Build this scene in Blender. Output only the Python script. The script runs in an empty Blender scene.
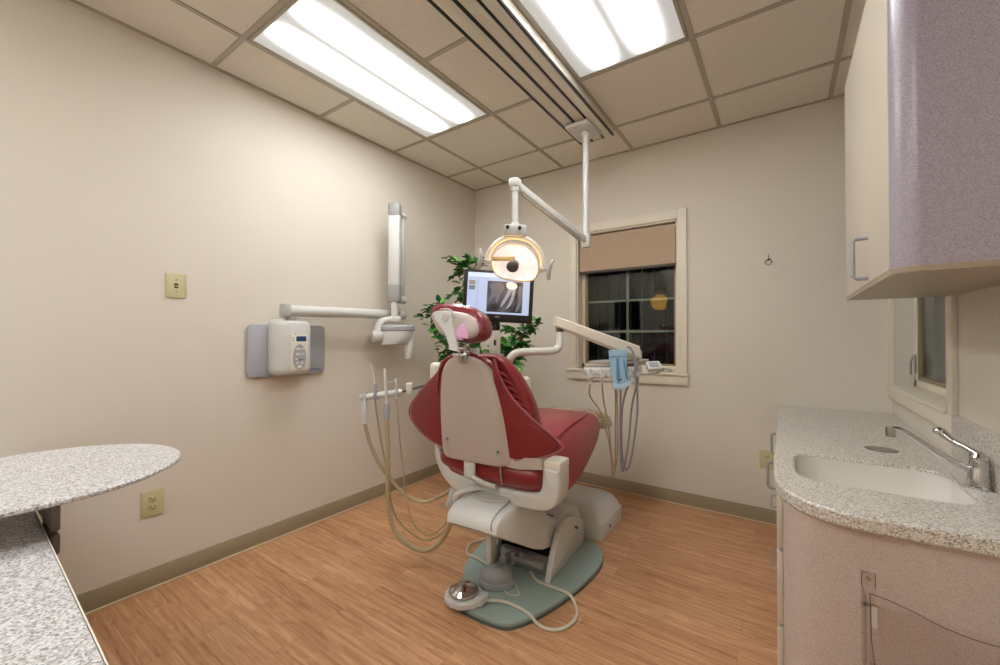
import bpy, bmesh, math, random
from mathutils import Vector, Matrix, Quaternion
random.seed(7)
PI = math.pi
COL = bpy.context.scene.collection
V = Vector

# ------------------------------------------------------------------ materials
def lin(c):
    f = lambda v: v/12.92 if v <= 0.04045 else ((v+0.055)/1.055)**2.4
    return (f(c[0]/255), f(c[1]/255), f(c[2]/255), 1)

def base_mat(name):
    m = bpy.data.materials.new(name); m.use_nodes = True
    nt = m.node_tree; b = nt.nodes['Principled BSDF']
    return m, nt, b

def node(nt, typ, **kw):
    n = nt.nodes.new(typ)
    for k, v in kw.items():
        if k in n.inputs: n.inputs[k].default_value = v
        else: setattr(n, k, v)
    return n

def mat(name, col, rough=0.5, metal=0.0, var=0.04, vscale=8, bump=0.0, bscale=200, coat=0.0, spec=0.5, sheen=0):
    """simple procedural: a colour with slight noise variation, optional bump"""
    m, nt, b = base_mat(name)
    tc = node(nt, 'ShaderNodeTexCoord')
    nz = node(nt, 'ShaderNodeTexNoise', Scale=vscale, Detail=3.0)
    nt.links.new(tc.outputs['Object'], nz.inputs['Vector'])
    mx = node(nt, 'ShaderNodeMix', data_type='RGBA')
    c = lin(col)
    mx.inputs['A'].default_value = tuple(max(0, v*(1-var)) for v in c[:3])+(1,)
    mx.inputs['B'].default_value = tuple(min(1, v*(1+var)) for v in c[:3])+(1,)
    nt.links.new(nz.outputs['Fac'], mx.inputs['Factor'])
    nt.links.new(mx.outputs['Result'], b.inputs['Base Color'])
    b.inputs['Roughness'].default_value = rough
    b.inputs['Metallic'].default_value = metal
    b.inputs['Coat Weight'].default_value = coat
    b.inputs['Coat Roughness'].default_value = 0.08
    b.inputs['Specular IOR Level'].default_value = spec
    if bump:
        n2 = node(nt, 'ShaderNodeTexNoise', Scale=bscale, Detail=2.0)
        nt.links.new(tc.outputs['Object'], n2.inputs['Vector'])
        bp = node(nt, 'ShaderNodeBump', Strength=bump, Distance=0.002)
        nt.links.new(n2.outputs['Fac'], bp.inputs['Height'])
        nt.links.new(bp.outputs['Normal'], b.inputs['Normal'])
    return m

def speckle(name, cols, scale, rough=0.35, stops=None, detail=2.0, coat=0.0, fine=None):
    m, nt, b = base_mat(name)
    tc = node(nt, 'ShaderNodeTexCoord')
    nz = node(nt, 'ShaderNodeTexVoronoi', Scale=scale)
    mp = node(nt, 'ShaderNodeTexNoise', Scale=fine or scale*0.8, Detail=detail)
    nt.links.new(tc.outputs['Object'], nz.inputs['Vector'])
    nt.links.new(tc.outputs['Object'], mp.inputs['Vector'])
    sep = node(nt, 'ShaderNodeSeparateColor')
    nt.links.new(nz.outputs['Color'], sep.inputs['Color'])
    mth = node(nt, 'ShaderNodeMath', operation='MULTIPLY_ADD')
    nt.links.new(mp.outputs['Fac'], mth.inputs[0]); mth.inputs[1].default_value = 0.5
    mm = node(nt, 'ShaderNodeMath', operation='MULTIPLY'); mm.inputs[1].default_value = 0.5
    nt.links.new(sep.outputs['Red'], mm.inputs[0]); nt.links.new(mm.outputs[0], mth.inputs[2])
    cr = node(nt, 'ShaderNodeValToRGB'); r = cr.color_ramp
    n = len(cols)
    stops = stops or [0.25+0.5*i/(n-1) for i in range(n)]
    r.elements[0].position = stops[0]; r.elements[0].color = lin(cols[0])
    r.elements[1].position = stops[-1]; r.elements[1].color = lin(cols[-1])
    for i in range(1, n-1):
        e = r.elements.new(stops[i]); e.color = lin(cols[i])
    nt.links.new(mth.outputs[0], cr.inputs['Fac'])
    nt.links.new(cr.outputs['Color'], b.inputs['Base Color'])
    b.inputs['Roughness'].default_value = rough
    b.inputs['Coat Weight'].default_value = coat
    return m

def emis(name, col, strength):
    m, nt, b = base_mat(name)
    b.inputs['Base Color'].default_value = lin(col)
    b.inputs['Emission Color'].default_value = lin(col)
    b.inputs['Emission Strength'].default_value = strength
    b.inputs['Roughness'].default_value = 0.3
    return m

def clear(name, tint, fac=0.0, rough=0.02, gloss=0.12):
    """thin clear sheet: transparent with a fresnel reflection"""
    m, nt, b = base_mat(name)
    out = nt.nodes['Material Output']; nt.nodes.remove(b)
    tr = node(nt, 'ShaderNodeBsdfTransparent'); tr.inputs['Color'].default_value = tint
    gl = node(nt, 'ShaderNodeBsdfGlossy', Roughness=rough)
    lw = node(nt, 'ShaderNodeLayerWeight', Blend=0.5)
    pw = node(nt, 'ShaderNodeMath', operation='POWER'); pw.inputs[1].default_value = 5.0
    nt.links.new(lw.outputs['Facing'], pw.inputs[0])
    fr = node(nt, 'ShaderNodeMath', operation='MULTIPLY'); fr.inputs[1].default_value = 0.9
    nt.links.new(pw.outputs[0], fr.inputs[0])
    ad = node(nt, 'ShaderNodeMath', operation='ADD'); ad.inputs[1].default_value = fac
    mx = node(nt, 'ShaderNodeMixShader')
    nt.links.new(fr.outputs[0], ad.inputs[0]); nt.links.new(ad.outputs[0], mx.inputs[0])
    nt.links.new(tr.outputs[0], mx.inputs[1]); nt.links.new(gl.outputs[0], mx.inputs[2])
    nt.links.new(mx.outputs[0], out.inputs['Surface'])
    return m

def floor_mat():
    m, nt, b = base_mat('wood_plank_floor')
    tc = node(nt, 'ShaderNodeTexCoord')
    br = node(nt, 'ShaderNodeTexBrick', Scale=1.0)
    br.offset = 0.37; br.offset_frequency = 2; br.squash = 1
    br.inputs['Color1'].default_value = (0, 0, 0, 1); br.inputs['Color2'].default_value = (1, 1, 1, 1)
    br.inputs['Mortar'].default_value = (0.5, 0.5, 0.5, 1)
    br.inputs['Mortar Size'].default_value = 0.0009
    br.inputs['Mortar Smooth'].default_value = 0.3
    br.inputs['Brick Width'].default_value = 0.92
    br.inputs['Row Height'].default_value = 0.102
    nt.links.new(tc.outputs['Object'], br.inputs['Vector'])
    # plank-dependent offset of the grain
    sep = node(nt, 'ShaderNodeSeparateXYZ'); nt.links.new(tc.outputs['Object'], sep.inputs[0])
    off = node(nt, 'ShaderNodeMath', operation='MULTIPLY'); off.inputs[1].default_value = 17.0
    nt.links.new(br.outputs['Color'], off.inputs[0])
    comb = node(nt, 'ShaderNodeCombineXYZ')
    xs = node(nt, 'ShaderNodeMath', operation='MULTIPLY'); xs.inputs[1].default_value = 1.5
    ys = node(nt, 'ShaderNodeMath', operation='MULTIPLY'); ys.inputs[1].default_value = 12.0
    nt.links.new(sep.outputs['X'], xs.inputs[0]); nt.links.new(sep.outputs['Y'], ys.inputs[0])
    nt.links.new(xs.outputs[0], comb.inputs['X']); nt.links.new(ys.outputs[0], comb.inputs['Y']); nt.links.new(off.outputs[0], comb.inputs['Z'])
    grain = node(nt, 'ShaderNodeTexNoise', Scale=1.7, Detail=4.0, Distortion=0.9)
    nt.links.new(comb.outputs[0], grain.inputs['Vector'])
    # contour-like cathedral figure
    ring = node(nt, 'ShaderNodeMath', operation='MULTIPLY'); ring.inputs[1].default_value = 34.0
    nt.links.new(grain.outputs['Fac'], ring.inputs[0])
    sn = node(nt, 'ShaderNodeMath', operation='SINE'); nt.links.new(ring.outputs[0], sn.inputs[0])
    # fine streaks
    comb2 = node(nt, 'ShaderNodeCombineXYZ')
    xs2 = node(nt, 'ShaderNodeMath', operation='MULTIPLY'); xs2.inputs[1].default_value = 1.3
    ys2 = node(nt, 'ShaderNodeMath', operation='MULTIPLY'); ys2.inputs[1].default_value = 55.0
    nt.links.new(sep.outputs['X'], xs2.inputs[0]); nt.links.new(sep.outputs['Y'], ys2.inputs[0])
    nt.links.new(xs2.outputs[0], comb2.inputs['X']); nt.links.new(ys2.outputs[0], comb2.inputs['Y']); nt.links.new(off.outputs[0], comb2.inputs['Z'])
    fine = node(nt, 'ShaderNodeTexNoise', Scale=1.2, Detail=5.0)
    nt.links.new(comb2.outputs[0], fine.inputs['Vector'])
    def madd(src, mul, add):
        n = node(nt, 'ShaderNodeMath', operation='MULTIPLY_ADD')
        nt.links.new(src, n.inputs[0]); n.inputs[1].default_value = mul
        if isinstance(add, float): n.inputs[2].default_value = add
        else: nt.links.new(add, n.inputs[2])
        return n.outputs[0]
    t = madd(sn.outputs[0], 0.045, 0.20)
    t = madd(fine.outputs['Fac'], 0.48, t)
    t = madd(br.outputs['Color'], 0.08, t)
    t = madd(grain.outputs['Fac'], 0.12, t)
    cr = node(nt, 'ShaderNodeValToRGB'); r = cr.color_ramp
    r.elements[0].position = 0.30; r.elements[0].color = lin((120, 72, 46))
    r.elements[1].position = 0.75; r.elements[1].color = lin((220, 182, 142))
    e = r.elements.new(0.45); e.color = lin((178, 128, 90))
    e = r.elements.new(0.60); e.color = lin((202, 154, 114))
    nt.links.new(t, cr.inputs['Fac'])
    mx = node(nt, 'ShaderNodeMix', data_type='RGBA')
    mx.inputs['B'].default_value = lin((96, 54, 30))
    mf = node(nt, 'ShaderNodeMath', operation='MULTIPLY'); mf.inputs[1].default_value = 0.5
    nt.links.new(br.outputs['Fac'], mf.inputs[0])
    nt.links.new(mf.outputs[0], mx.inputs['Factor'])
    nt.links.new(cr.outputs['Color'], mx.inputs['A'])
    nt.links.new(mx.outputs['Result'], b.inputs['Base Color'])
    b.inputs['Roughness'].default_value = 0.42
    return m

def lens_mat():
    """prismatic troffer lens: two tubes glow through, dim margins"""
    m, nt, b = base_mat('troffer_lens')
    tc = node(nt, 'ShaderNodeTexCoord')
    sep = node(nt, 'ShaderNodeSeparateXYZ'); nt.links.new(tc.outputs['Object'], sep.inputs[0])
    ab = node(nt, 'ShaderNodeMath', operation='ABSOLUTE'); nt.links.new(sep.outputs['X'], ab.inputs[0])
    d = node(nt, 'ShaderNodeMath', operation='SUBTRACT'); d.inputs[1].default_value = 0.115
    nt.links.new(ab.outputs[0], d.inputs[0])
    q = node(nt, 'ShaderNodeMath', operation='MULTIPLY'); nt.links.new(d.outputs[0], q.inputs[0]); nt.links.new(d.outputs[0], q.inputs[1])
    g = node(nt, 'ShaderNodeMath', operation='MULTIPLY'); g.inputs[1].default_value = -1/(2*0.034**2); nt.links.new(q.outputs[0], g.inputs[0])
    ex = node(nt, 'ShaderNodeMath', operation='EXPONENT'); nt.links.new(g.outputs[0], ex.inputs[0])
    # tubes stop short of the ends of the troffer
    ay = node(nt, 'ShaderNodeMath', operation='ABSOLUTE'); nt.links.new(sep.outputs['Y'], ay.inputs[0])
    mr = node(nt, 'ShaderNodeMapRange'); mr.inputs['From Min'].default_value = 0.40; mr.inputs['From Max'].default_value = 0.58
    mr.inputs['To Min'].default_value = 1.0; mr.inputs['To Max'].default_value = 0.015
    nt.links.new(ay.outputs[0], mr.inputs['Value'])
    pr = node(nt, 'ShaderNodeMath', operation='MULTIPLY'); nt.links.new(ex.outputs[0], pr.inputs[0]); nt.links.new(mr.outputs['Result'], pr.inputs[1])
    wv = node(nt, 'ShaderNodeTexNoise', Scale=120.0, Detail=1.0); nt.links.new(tc.outputs['Object'], wv.inputs['Vector'])
    st = node(nt, 'ShaderNodeMath', operation='MULTIPLY_ADD'); st.inputs[1].default_value = LENS_CORE; st.inputs[2].default_value = LENS_EDGE
    nt.links.new(pr.outputs[0], st.inputs[0])
    w2 = node(nt, 'ShaderNodeMath', operation='MULTIPLY_ADD'); w2.inputs[1].default_value = 0.16; w2.inputs[2].default_value = 0.92
    nt.links.new(wv.outputs['Fac'], w2.inputs[0])
    st2 = node(nt, 'ShaderNodeMath', operation='MULTIPLY'); nt.links.new(st.outputs[0], st2.inputs[0]); nt.links.new(w2.outputs[0], st2.inputs[1])
    b.inputs['Base Color'].default_value = lin((180, 180, 172))
    b.inputs['Emission Color'].default_value = (0.965, 0.985, 0.985, 1)
    nt.links.new(st2.outputs[0], b.inputs['Emission Strength'])
    b.inputs['Roughness'].default_value = 0.3
    return m

LENS_CORE, LENS_EDGE = 27.0, 0.30
M = {}
M['wall'] = mat('cream_wall_paint', (219, 211, 198), 0.75, var=0.015, vscale=1.5, bump=0.15, bscale=150, spec=0.3)
M['ceil'] = mat('ceiling_tile', (228, 222, 210), 0.9, var=0.05, vscale=60, bump=0.4, bscale=180, spec=0.1)
M['tbar'] = mat('ceiling_grid_metal', (176, 168, 152), 0.5, var=0.02)
M['floor'] = floor_mat()
M['base'] = mat('olive_vinyl_base', (158, 146, 120), 0.5, var=0.04)
M['caulk'] = mat('caulk_bead', (215, 195, 165), 0.6)
M['trimw'] = mat('cream_painted_trim', (226, 217, 200), 0.4, var=0.02)
M['jamb'] = mat('pale_jamb_paint', (212, 208, 196), 0.5, var=0.02)
M['sash'] = mat('tan_window_sash', (140, 124, 96), 0.5, var=0.03)
M['munt'] = mat('muntin', (140, 150, 128), 0.5)
M['shade'] = mat('tan_shade_cloth', (182, 158, 134), 0.85, var=0.03, vscale=30, bump=0.2, bscale=500)
M['rail'] = mat('dark_rail', (70, 58, 48), 0.5)
M['glass'] = clear('window_glass', (0.85, 0.88, 0.86, 1), 0.035)
M['white'] = mat('white_enamel', (208, 208, 204), 0.3, var=0.015)
M['cream'] = mat('cream_enamel', (222, 217, 203), 0.3, var=0.015)
M['lgrey'] = mat('light_grey_plastic', (188, 186, 182), 0.4, var=0.02)
M['mgrey'] = mat('mid_grey_plastic', (150, 150, 150), 0.45, var=0.02)
M['plate'] = mat('silver_grey_panel', (164, 166, 172), 0.4, var=0.03, vscale=4)
M['dgrey'] = mat('dark_grey', (72, 68, 66), 0.5)
M['black'] = mat('black_plastic', (16, 15, 15), 0.3)
M['shell'] = mat('warm_grey_shell', (188, 176, 168), 0.35, var=0.02)
M['leather'] = mat('burgundy_vinyl', (128, 30, 36), 0.32, var=0.12, vscale=5, bump=0.25, bscale=140, coat=0.25)
M['leather2'] = mat('burgundy_seat_vinyl', (150, 56, 64), 0.42, var=0.12, vscale=5, bump=0.25, bscale=140, coat=0.15)
M['piping'] = mat('rose_piping', (165, 98, 110), 0.4)
M['toe'] = speckle('toe_cover_plastic', [(128, 98, 70), (190, 164, 132), (222, 206, 180)], 90, 0.3)
M['sea'] = mat('sea_green_base', (152, 170, 164), 0.45, var=0.03)
M['edge'] = mat('rubber_edge', (92, 100, 98), 0.6)
M['chrome'] = mat('chrome', (205, 205, 205), 0.12, 1.0, var=0.01)
M['steel'] = mat('brushed_steel', (175, 172, 168), 0.3, 1.0, var=0.03)
M['track'] = mat('track_aluminium', (224, 217, 202), 0.4, 0.25, var=0.02)
M['tracklt'] = mat('track_rail_light', (225, 220, 208), 0.3, 0.2, var=0.02)
M['granite'] = speckle('speckled_countertop', [(128, 118, 110), (176, 168, 158), (206, 200, 190), (226, 221, 212)], 330, 0.3, [0.24, 0.36, 0.48, 0.7], coat=0.1, fine=300)
M['granite2'] = speckle('speckled_desk_top', [(132, 126, 126), (174, 170, 170), (200, 197, 197), (224, 223, 224)], 250, 0.35, [0.24, 0.36, 0.5, 0.7], fine=220)
M['lam'] = speckle('laminate_cool_cast', [(136, 127, 142), (162, 153, 166), (184, 176, 186)], 700, 0.28, [0.2, 0.5, 0.8], fine=600)  # same laminate as the base cabinet, cool light tinted into its colour
M['lam2'] = speckle('rose_grey_laminate', [(172, 154, 146), (197, 181, 172), (213, 199, 190)], 700, 0.4, [0.2, 0.5, 0.8], fine=600)
M['door'] = mat('cream_door_laminate', (206, 196, 180), 0.35, var=0.03, vscale=12)
M['under'] = mat('cabinet_underside', (162, 146, 124), 0.35, var=0.04)
M['sink'] = mat('white_solid_sink', (226, 222, 214), 0.25, var=0.01)
M['ivory'] = mat('ivory_plate', (196, 188, 146), 0.4, var=0.02)
M['acryl'] = clear('clear_acrylic', (0.985, 0.98, 0.98, 1), 0.02, 0.05)
M['hose'] = mat('beige_hose', (176, 160, 128), 0.45)
M['hoseg'] = mat('grey_hose', (150, 146, 152), 0.4)
M['cord'] = mat('white_cord', (206, 200, 184), 0.45)
M['mask'] = mat('blue_paper', (156, 194, 218), 0.8, var=0.06, vscale=30, bump=0.3)
M['maskw'] = mat('pale_blue_paper', (178, 206, 224), 0.8)
M['leaf'] = mat('green_leaf', (34, 98, 38), 0.4, var=0.5, vscale=25)
M['leaf2'] = mat('bright_leaf', (78, 150, 46), 0.4, var=0.4, vscale=25)
M['stem'] = mat('brown_stem', (96, 74, 50), 0.7, var=0.2)
M['pot'] = mat('terracotta_pot', (150, 92, 62), 0.7)
M['soil'] = mat('potting_soil', (50, 36, 26), 0.95, bump=0.8, bscale=80)
M['lens'] = lens_mat()
M['film'] = clear('plastic_film', (0.96, 0.90, 0.95, 1), 0.08, 0.12)
M['pink'] = mat('pink_liner', (222, 168, 206), 0.5)
M['fence'] = mat('dark_night_boards', (62, 52, 42), 0.9, var=0.3, vscale=3)
M['ground'] = mat('night_ground', (30, 30, 28), 0.95)
M['lcd'] = emis('lcd_dark', (20, 60, 96), 0.2)
M['blue'] = mat('blue_lettering', (70, 98, 140), 0.5)

# ------------------------------------------------------------------ mesh tools
class MB:
    def __init__(s): s.bm = bmesh.new()
    def _merge(s, t, mtx=None):
        if mtx is not None: bmesh.ops.transform(t, matrix=mtx, verts=t.verts)
        me = bpy.data.meshes.new('t'); t.to_mesh(me); s.bm.from_mesh(me); bpy.data.meshes.remove(me); t.free()
        return s
    def box(s, c, size, bevel=0.0, seg=2, rot=None):
        t = bmesh.new(); bmesh.ops.create_cube(t, size=1)
        bmesh.ops.scale(t, vec=size, verts=t.verts)
        if bevel: bmesh.ops.bevel(t, geom=t.edges[:], offset=min(bevel, min(size)*0.49), segments=seg, profile=0.5, affect='EDGES')
        m = Matrix.Translation(c)
        if rot is not None: m = m @ rot.to_4x4()
        return s._merge(t, m)
    def b2(s, x0, x1, y0, y1, z0, z1, bevel=0.0, seg=2):
        return s.box(((x0+x1)/2, (y0+y1)/2, (z0+z1)/2), (abs(x1-x0), abs(y1-y0), abs(z1-z0)), bevel, seg)
    def cyl(s, p0, p1, r0, r1=None, seg=24, bevel=0.0):
        r1 = r0 if r1 is None else r1
        p0, p1 = V(p0), V(p1); d = p1-p0; L = d.length
        t = bmesh.new(); bmesh.ops.create_cone(t, cap_ends=True, segments=seg, radius1=r0, radius2=r1, depth=L)
        if bevel:
            e = [e for e in t.edges if all(abs(abs(v.co.z)-L/2) < 1e-6 for v in e.verts) and abs(e.verts[0].co.z-e.verts[1].co.z) < 1e-6]
            bmesh.ops.bevel(t, geom=e, offset=bevel, segments=2, profile=0.5, affect='EDGES')
        q = V((0, 0, 1)).rotation_difference(d.normalized())
        return s._merge(t, Matrix.Translation((p0+p1)/2) @ q.to_matrix().to_4x4())
    def tube(s, pts, r, seg=10, smooth=True, sub=6, caps=True):
        pts = [V(p) for p in pts]; rr = r if isinstance(r, (list, tuple)) else [r]*len(pts)
        if smooth and len(pts) > 2:
            out, ro = [], []
            for i in range(len(pts)-1):
                p0 = pts[max(i-1, 0)]; p1 = pts[i]; p2 = pts[i+1]; p3 = pts[min(i+2, len(pts)-1)]
                for k in range(sub):
                    t = k/sub
                    out.append(0.5*((2*p1)+(p2-p0)*t+(2*p0-5*p1+4*p2-p3)*t*t+(3*p1-p0-3*p2+p3)*t**3)); ro.append(rr[i]*(1-t)+rr[i+1]*t)
            out.append(pts[-1]); ro.append(rr[-1]); pts, rr = out, ro
        t = bmesh.new(); rings = []
        up = None
        for i, p in enumerate(pts):
            d = (pts[min(i+1, len(pts)-1)]-pts[max(i-1, 0)]).normalized()
            if up is None:
                a = V((0, 0, 1)) if abs(d.z) < 0.9 else V((1, 0, 0))
                up = (a-d*a.dot(d)).normalized()
            else:
                up = (up-d*up.dot(d)); up = up.normalized() if up.length > 1e-6 else d.orthogonal().normalized()
            sd = d.cross(up)
            rings.append([t.verts.new(p+(up*math.cos(2*PI*k/seg)+sd*math.sin(2*PI*k/seg))*rr[i]) for k in range(seg)])
        for a, b in zip(rings, rings[1:]):
            for k in range(seg): t.faces.new((a[k], a[(k+1) % seg], b[(k+1) % seg], b[k]))
        if caps: t.faces.new(rings[0][::-1]); t.faces.new(rings[-1])
        bmesh.ops.recalc_face_normals(t, faces=t.faces)
        return s._merge(t)
    def loft(s, rings, caps=True, closed=True):
        t = bmesh.new(); R = [[t.verts.new(p) for p in r] for r in rings]; n = len(R[0])
        for a, b in zip(R, R[1:]):
            for k in range(n if closed else n-1): t.faces.new((a[k], a[(k+1) % n], b[(k+1) % n], b[k]))
        if caps and closed: t.faces.new(R[0][::-1]); t.faces.new(R[-1])
        bmesh.ops.recalc_face_normals(t, faces=t.faces)
        return s._merge(t)
    def lathe(s, prof, mtx=None, seg=32):
        rings = [[V((r*math.cos(2*PI*k/seg), r*math.sin(2*PI*k/seg), z)) for k in range(seg)] for r, z in prof]
        t = bmesh.new(); R = [[t.verts.new(p) for p in r] for r in rings]
        for a, b in zip(R, R[1:]):
            for k in range(seg): t.faces.new((a[k], a[(k+1) % seg], b[(k+1) % seg], b[k]))
        if prof[0][0] > 1e-5: t.faces.new(R[0][::-1])
        if prof[-1][0] > 1e-5: t.faces.new(R[-1])
        bmesh.ops.remove_doubles(t, verts=t.verts, dist=1e-6)
        bmesh.ops.recalc_face_normals(t, faces=t.faces)
        return s._merge(t, mtx)
    def prism(s, out, h0, h1, frame=None, bevel=0.0, seg=2):
        """outline in local xy, extruded along local z from h0 to h1; frame: 4x4"""
        t = bmesh.new()
        a = [t.verts.new((x, y, h0)) for x, y in out]; b = [t.verts.new((x, y, h1)) for x, y in out]
        n = len(out)
        for k in range(n): t.faces.new((a[k], a[(k+1) % n], b[(k+1) % n], b[k]))
        t.faces.new(a[::-1]); t.faces.new(b)
        bmesh.ops.recalc_face_normals(t, faces=t.faces)
        if bevel:
            e = [e for e in t.edges if abs(e.verts[0].co.z-e.verts[1].co.z) < 1e-7]
            bmesh.ops.bevel(t, geom=e, offset=bevel, segments=seg, profile=0.5, affect='EDGES')
        return s._merge(t, frame)
    def ball(s, c, r, seg=20, rings=12, rot=None):
        t = bmesh.new(); bmesh.ops.create_uvsphere(t, u_segments=seg, v_segments=rings, radius=1)
        r = r if isinstance(r, (tuple, list)) else (r, r, r)
        bmesh.ops.scale(t, vec=r, verts=t.verts)
        m = Matrix.Translation(c)
        if rot is not None: m = m @ rot.to_4x4()
        return s._merge(t, m)
    def xf(s, m): bmesh.ops.transform(s.bm, matrix=m, verts=s.bm.verts); return s

WORLD = {}
def obj(name, mb, m, parent=None, local=False, sharp=35, subsurf=0, origin=None):
    me = bpy.data.meshes.new(name)
    if parent is not None and not local:
        mb.xf(WORLD[parent.name].inverted())
    if origin is not None: mb.xf(Matrix.Translation(origin).inverted())
    bm = mb.bm
    bm.normal_update()
    for f in bm.faces: f.smooth = True
    for e in bm.edges:
        if len(e.link_faces) == 2 and e.calc_face_angle(0) > math.radians(sharp): e.smooth = False
    bm.to_mesh(me); bm.free(); me.materials.append(m)
    o = bpy.data.objects.new(name, me); COL.objects.link(o)
    if origin is not None: o.location = origin
    if parent is not None: o.parent = parent; WORLD[o.name] = WORLD[parent.name]
    else: WORLD[o.name] = Matrix.Translation(origin) if origin is not None else Matrix.Identity(4)
    if subsurf:
        s = o.modifiers.new('sub', 'SUBSURF'); s.levels = subsurf; s.render_levels = subsurf
    return o

def thing(name, label, cat, loc=(0, 0, 0), rz=0, group=None):
    o = bpy.data.objects.new(name, None); COL.objects.link(o); o.empty_display_size = 0.1
    o.location = loc; o.rotation_euler = (0, 0, rz); o['label'] = label; o['category'] = cat
    if group: o['group'] = group
    WORLD[o.name] = Matrix.Translation(loc) @ Matrix.Rotation(rz, 4, 'Z')
    return o
def islands(mb):
    """separate a builder into its loose pieces"""
    bm = mb.bm; bm.verts.ensure_lookup_table(); seen = set(); out = []
    for v in bm.verts:
        if v in seen: continue
        st = [v]; comp = set()
        while st:
            q = st.pop()
            if q in comp: continue
            comp.add(q)
            for e in q.link_edges:
                w_ = e.other_vert(q)
                if w_ not in comp: st.append(w_)
        seen |= comp; out.append(comp)
    res = []
    for comp in out:
        n = MB(); mp = {v: n.bm.verts.new(v.co) for v in comp}
        for f in {f for v in comp for f in v.link_faces}: n.bm.faces.new([mp[v] for v in f.verts])
        res.append(n)
    return res
def each(name, mb, *a, **k):
    return [obj(name, m_, *a, **k) for m_ in islands(mb)]
def tag(o, label, cat, group=None):
    o['label'] = label; o['category'] = cat
    if group: o['group'] = group
    return o
def struct(name, mb, m, parent=None, **k):
    o = obj(name, mb, m, parent, **k)
    if parent is None: o['kind'] = 'structure'
    return o
def frame(c, xa, ya):
    """matrix with local x along xa, y along ya"""
    x = V(xa).normalized(); z = x.cross(V(ya)).normalized(); y = z.cross(x)
    m = Matrix((x, y, z)).transposed().to_4x4(); m.translation = V(c); return m
def rrect(w, h, r, n=5, cx=0, cy=0):
    out = []
    for sx, sy, a0 in ((1, 1, 0), (-1, 1, PI/2), (-1, -1, PI), (1, -1, 3*PI/2)):
        for k in range(n+1):
            a = a0+PI/2*k/n
            out.append((cx+sx*(w/2-r)+r*math.cos(a), cy+sy*(h/2-r)+r*math.sin(a)))
    return out
def spline2(pts, sub=5, closed=True):
    out = []; n = len(pts)
    for i in range(n if closed else n-1):
        g = lambda j: V((*pts[j % n], 0)) if closed else V((*pts[max(0, min(n-1, j))], 0))
        p0, p1, p2, p3 = g(i-1), g(i), g(i+1), g(i+2)
        for k in range(sub):
            t = k/sub
            q = 0.5*((2*p1)+(p2-p0)*t+(2*p0-5*p1+4*p2-p3)*t*t+(3*p1-p0-3*p2+p3)*t**3)
            out.append((q.x, q.y))
    if not closed: out.append(tuple(pts[-1]))
    return out
def text_mesh(body, size, depth=0.0006):
    cu = bpy.data.curves.new('txt', 'FONT'); cu.body = body; cu.size = size; cu.extrude = depth; cu.align_x = 'CENTER'; cu.align_y = 'CENTER'
    o = bpy.data.objects.new('txt', cu); me = bpy.data.meshes.new_from_object(o)
    mb = MB(); mb.bm.from_mesh(me); bpy.data.objects.remove(o); bpy.data.curves.remove(cu); bpy.data.meshes.remove(me)
    return mb

# ------------------------------------------------------------------ room
XR = 3.092; H = 2.693; YR = -4.7; T = 0.6096; GA = 0.3795; GB = 0.4131
WX0, WX1, WZ0, WZ1 = 1.115, 1.928, 0.955, 2.095      # back window opening
RY0, RY1, RZ0, RZ1 = -0.985, -0.055, 0.955, 2.02     # right window opening (y range)
TH = 0.16
struct('floor', MB().b2(-0.1, XR+0.2, YR-0.1, 0.2, -0.08, 0), M['floor'])
struct('ceiling', MB().b2(-0.1, XR+0.2, YR-0.1, 0.2, H, H+0.06), M['ceil'])
struct('wall_left', MB().b2(-TH, 0, YR, TH, 0, H), M['wall'])
w = MB(); w.b2(0, WX0, 0, TH, 0, H); w.b2(WX1, XR+TH, 0, TH, 0, H); w.b2(WX0, WX1, 0, TH, 0, WZ0); w.b2(WX0, WX1, 0, TH, WZ1, H)
struct('wall_back', w, M['wall'])
w = MB(); w.b2(XR, XR+TH, YR, RY0, 0, H); w.b2(XR, XR+TH, RY1, 0, 0, H); w.b2(XR, XR+TH, RY0, RY1, 0, RZ0); w.b2(XR, XR+TH, RY0, RY1, RZ1, H)
struct('wall_right', w, M['wall'])
struct('wall_rear', MB().b2(-TH, XR+TH, YR-TH, YR, 0, H), M['wall'])
# suspended ceiling grid
g = MB(); gw = 0.024; gz = H-0.006
for k in range(0, 6):
    x = GA+k*T
    if x < XR: g.b2(x-gw/2, x+gw/2, YR, 0, gz, H+0.002)
for k in range(-0, 8):
    y = -GB-k*T
    if y > YR: g.b2(0, XR, y-gw/2, y+gw/2, gz+0.0007, H+0.002)
g.b2(0, 0.02, YR, 0, gz+0.001, H+0.002); g.b2(0, XR, -0.02, 0, gz+0.001, H+0.002); g.b2(XR-0.02, XR, YR, 0, gz+0.001, H+0.002)
struct('trim_1', g, M['tbar'])
# bases
b = MB(); b.b2(0, 0.007, YR, 0, 0, 0.098, 0.002); struct('baseboard_left', b, M['base'])
b = MB(); b.b2(0.007, XR, -0.007, 0, 0, 0.098, 0.002); struct('baseboard_back', b, M['base'])
b = MB(); b.b2(XR-0.007, XR, YR, -0.01, 0, 0.098, 0.002); struct('baseboard_right', b, M['base'])
b = MB(); b.b2(0.007, 0.016, YR, -0.016, 0, 0.010, 0.003); b.b2(0.007, XR-0.01, -0.016, -0.007, 0, 0.010, 0.003)
struct('trim_2', b, M['caulk'])

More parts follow.
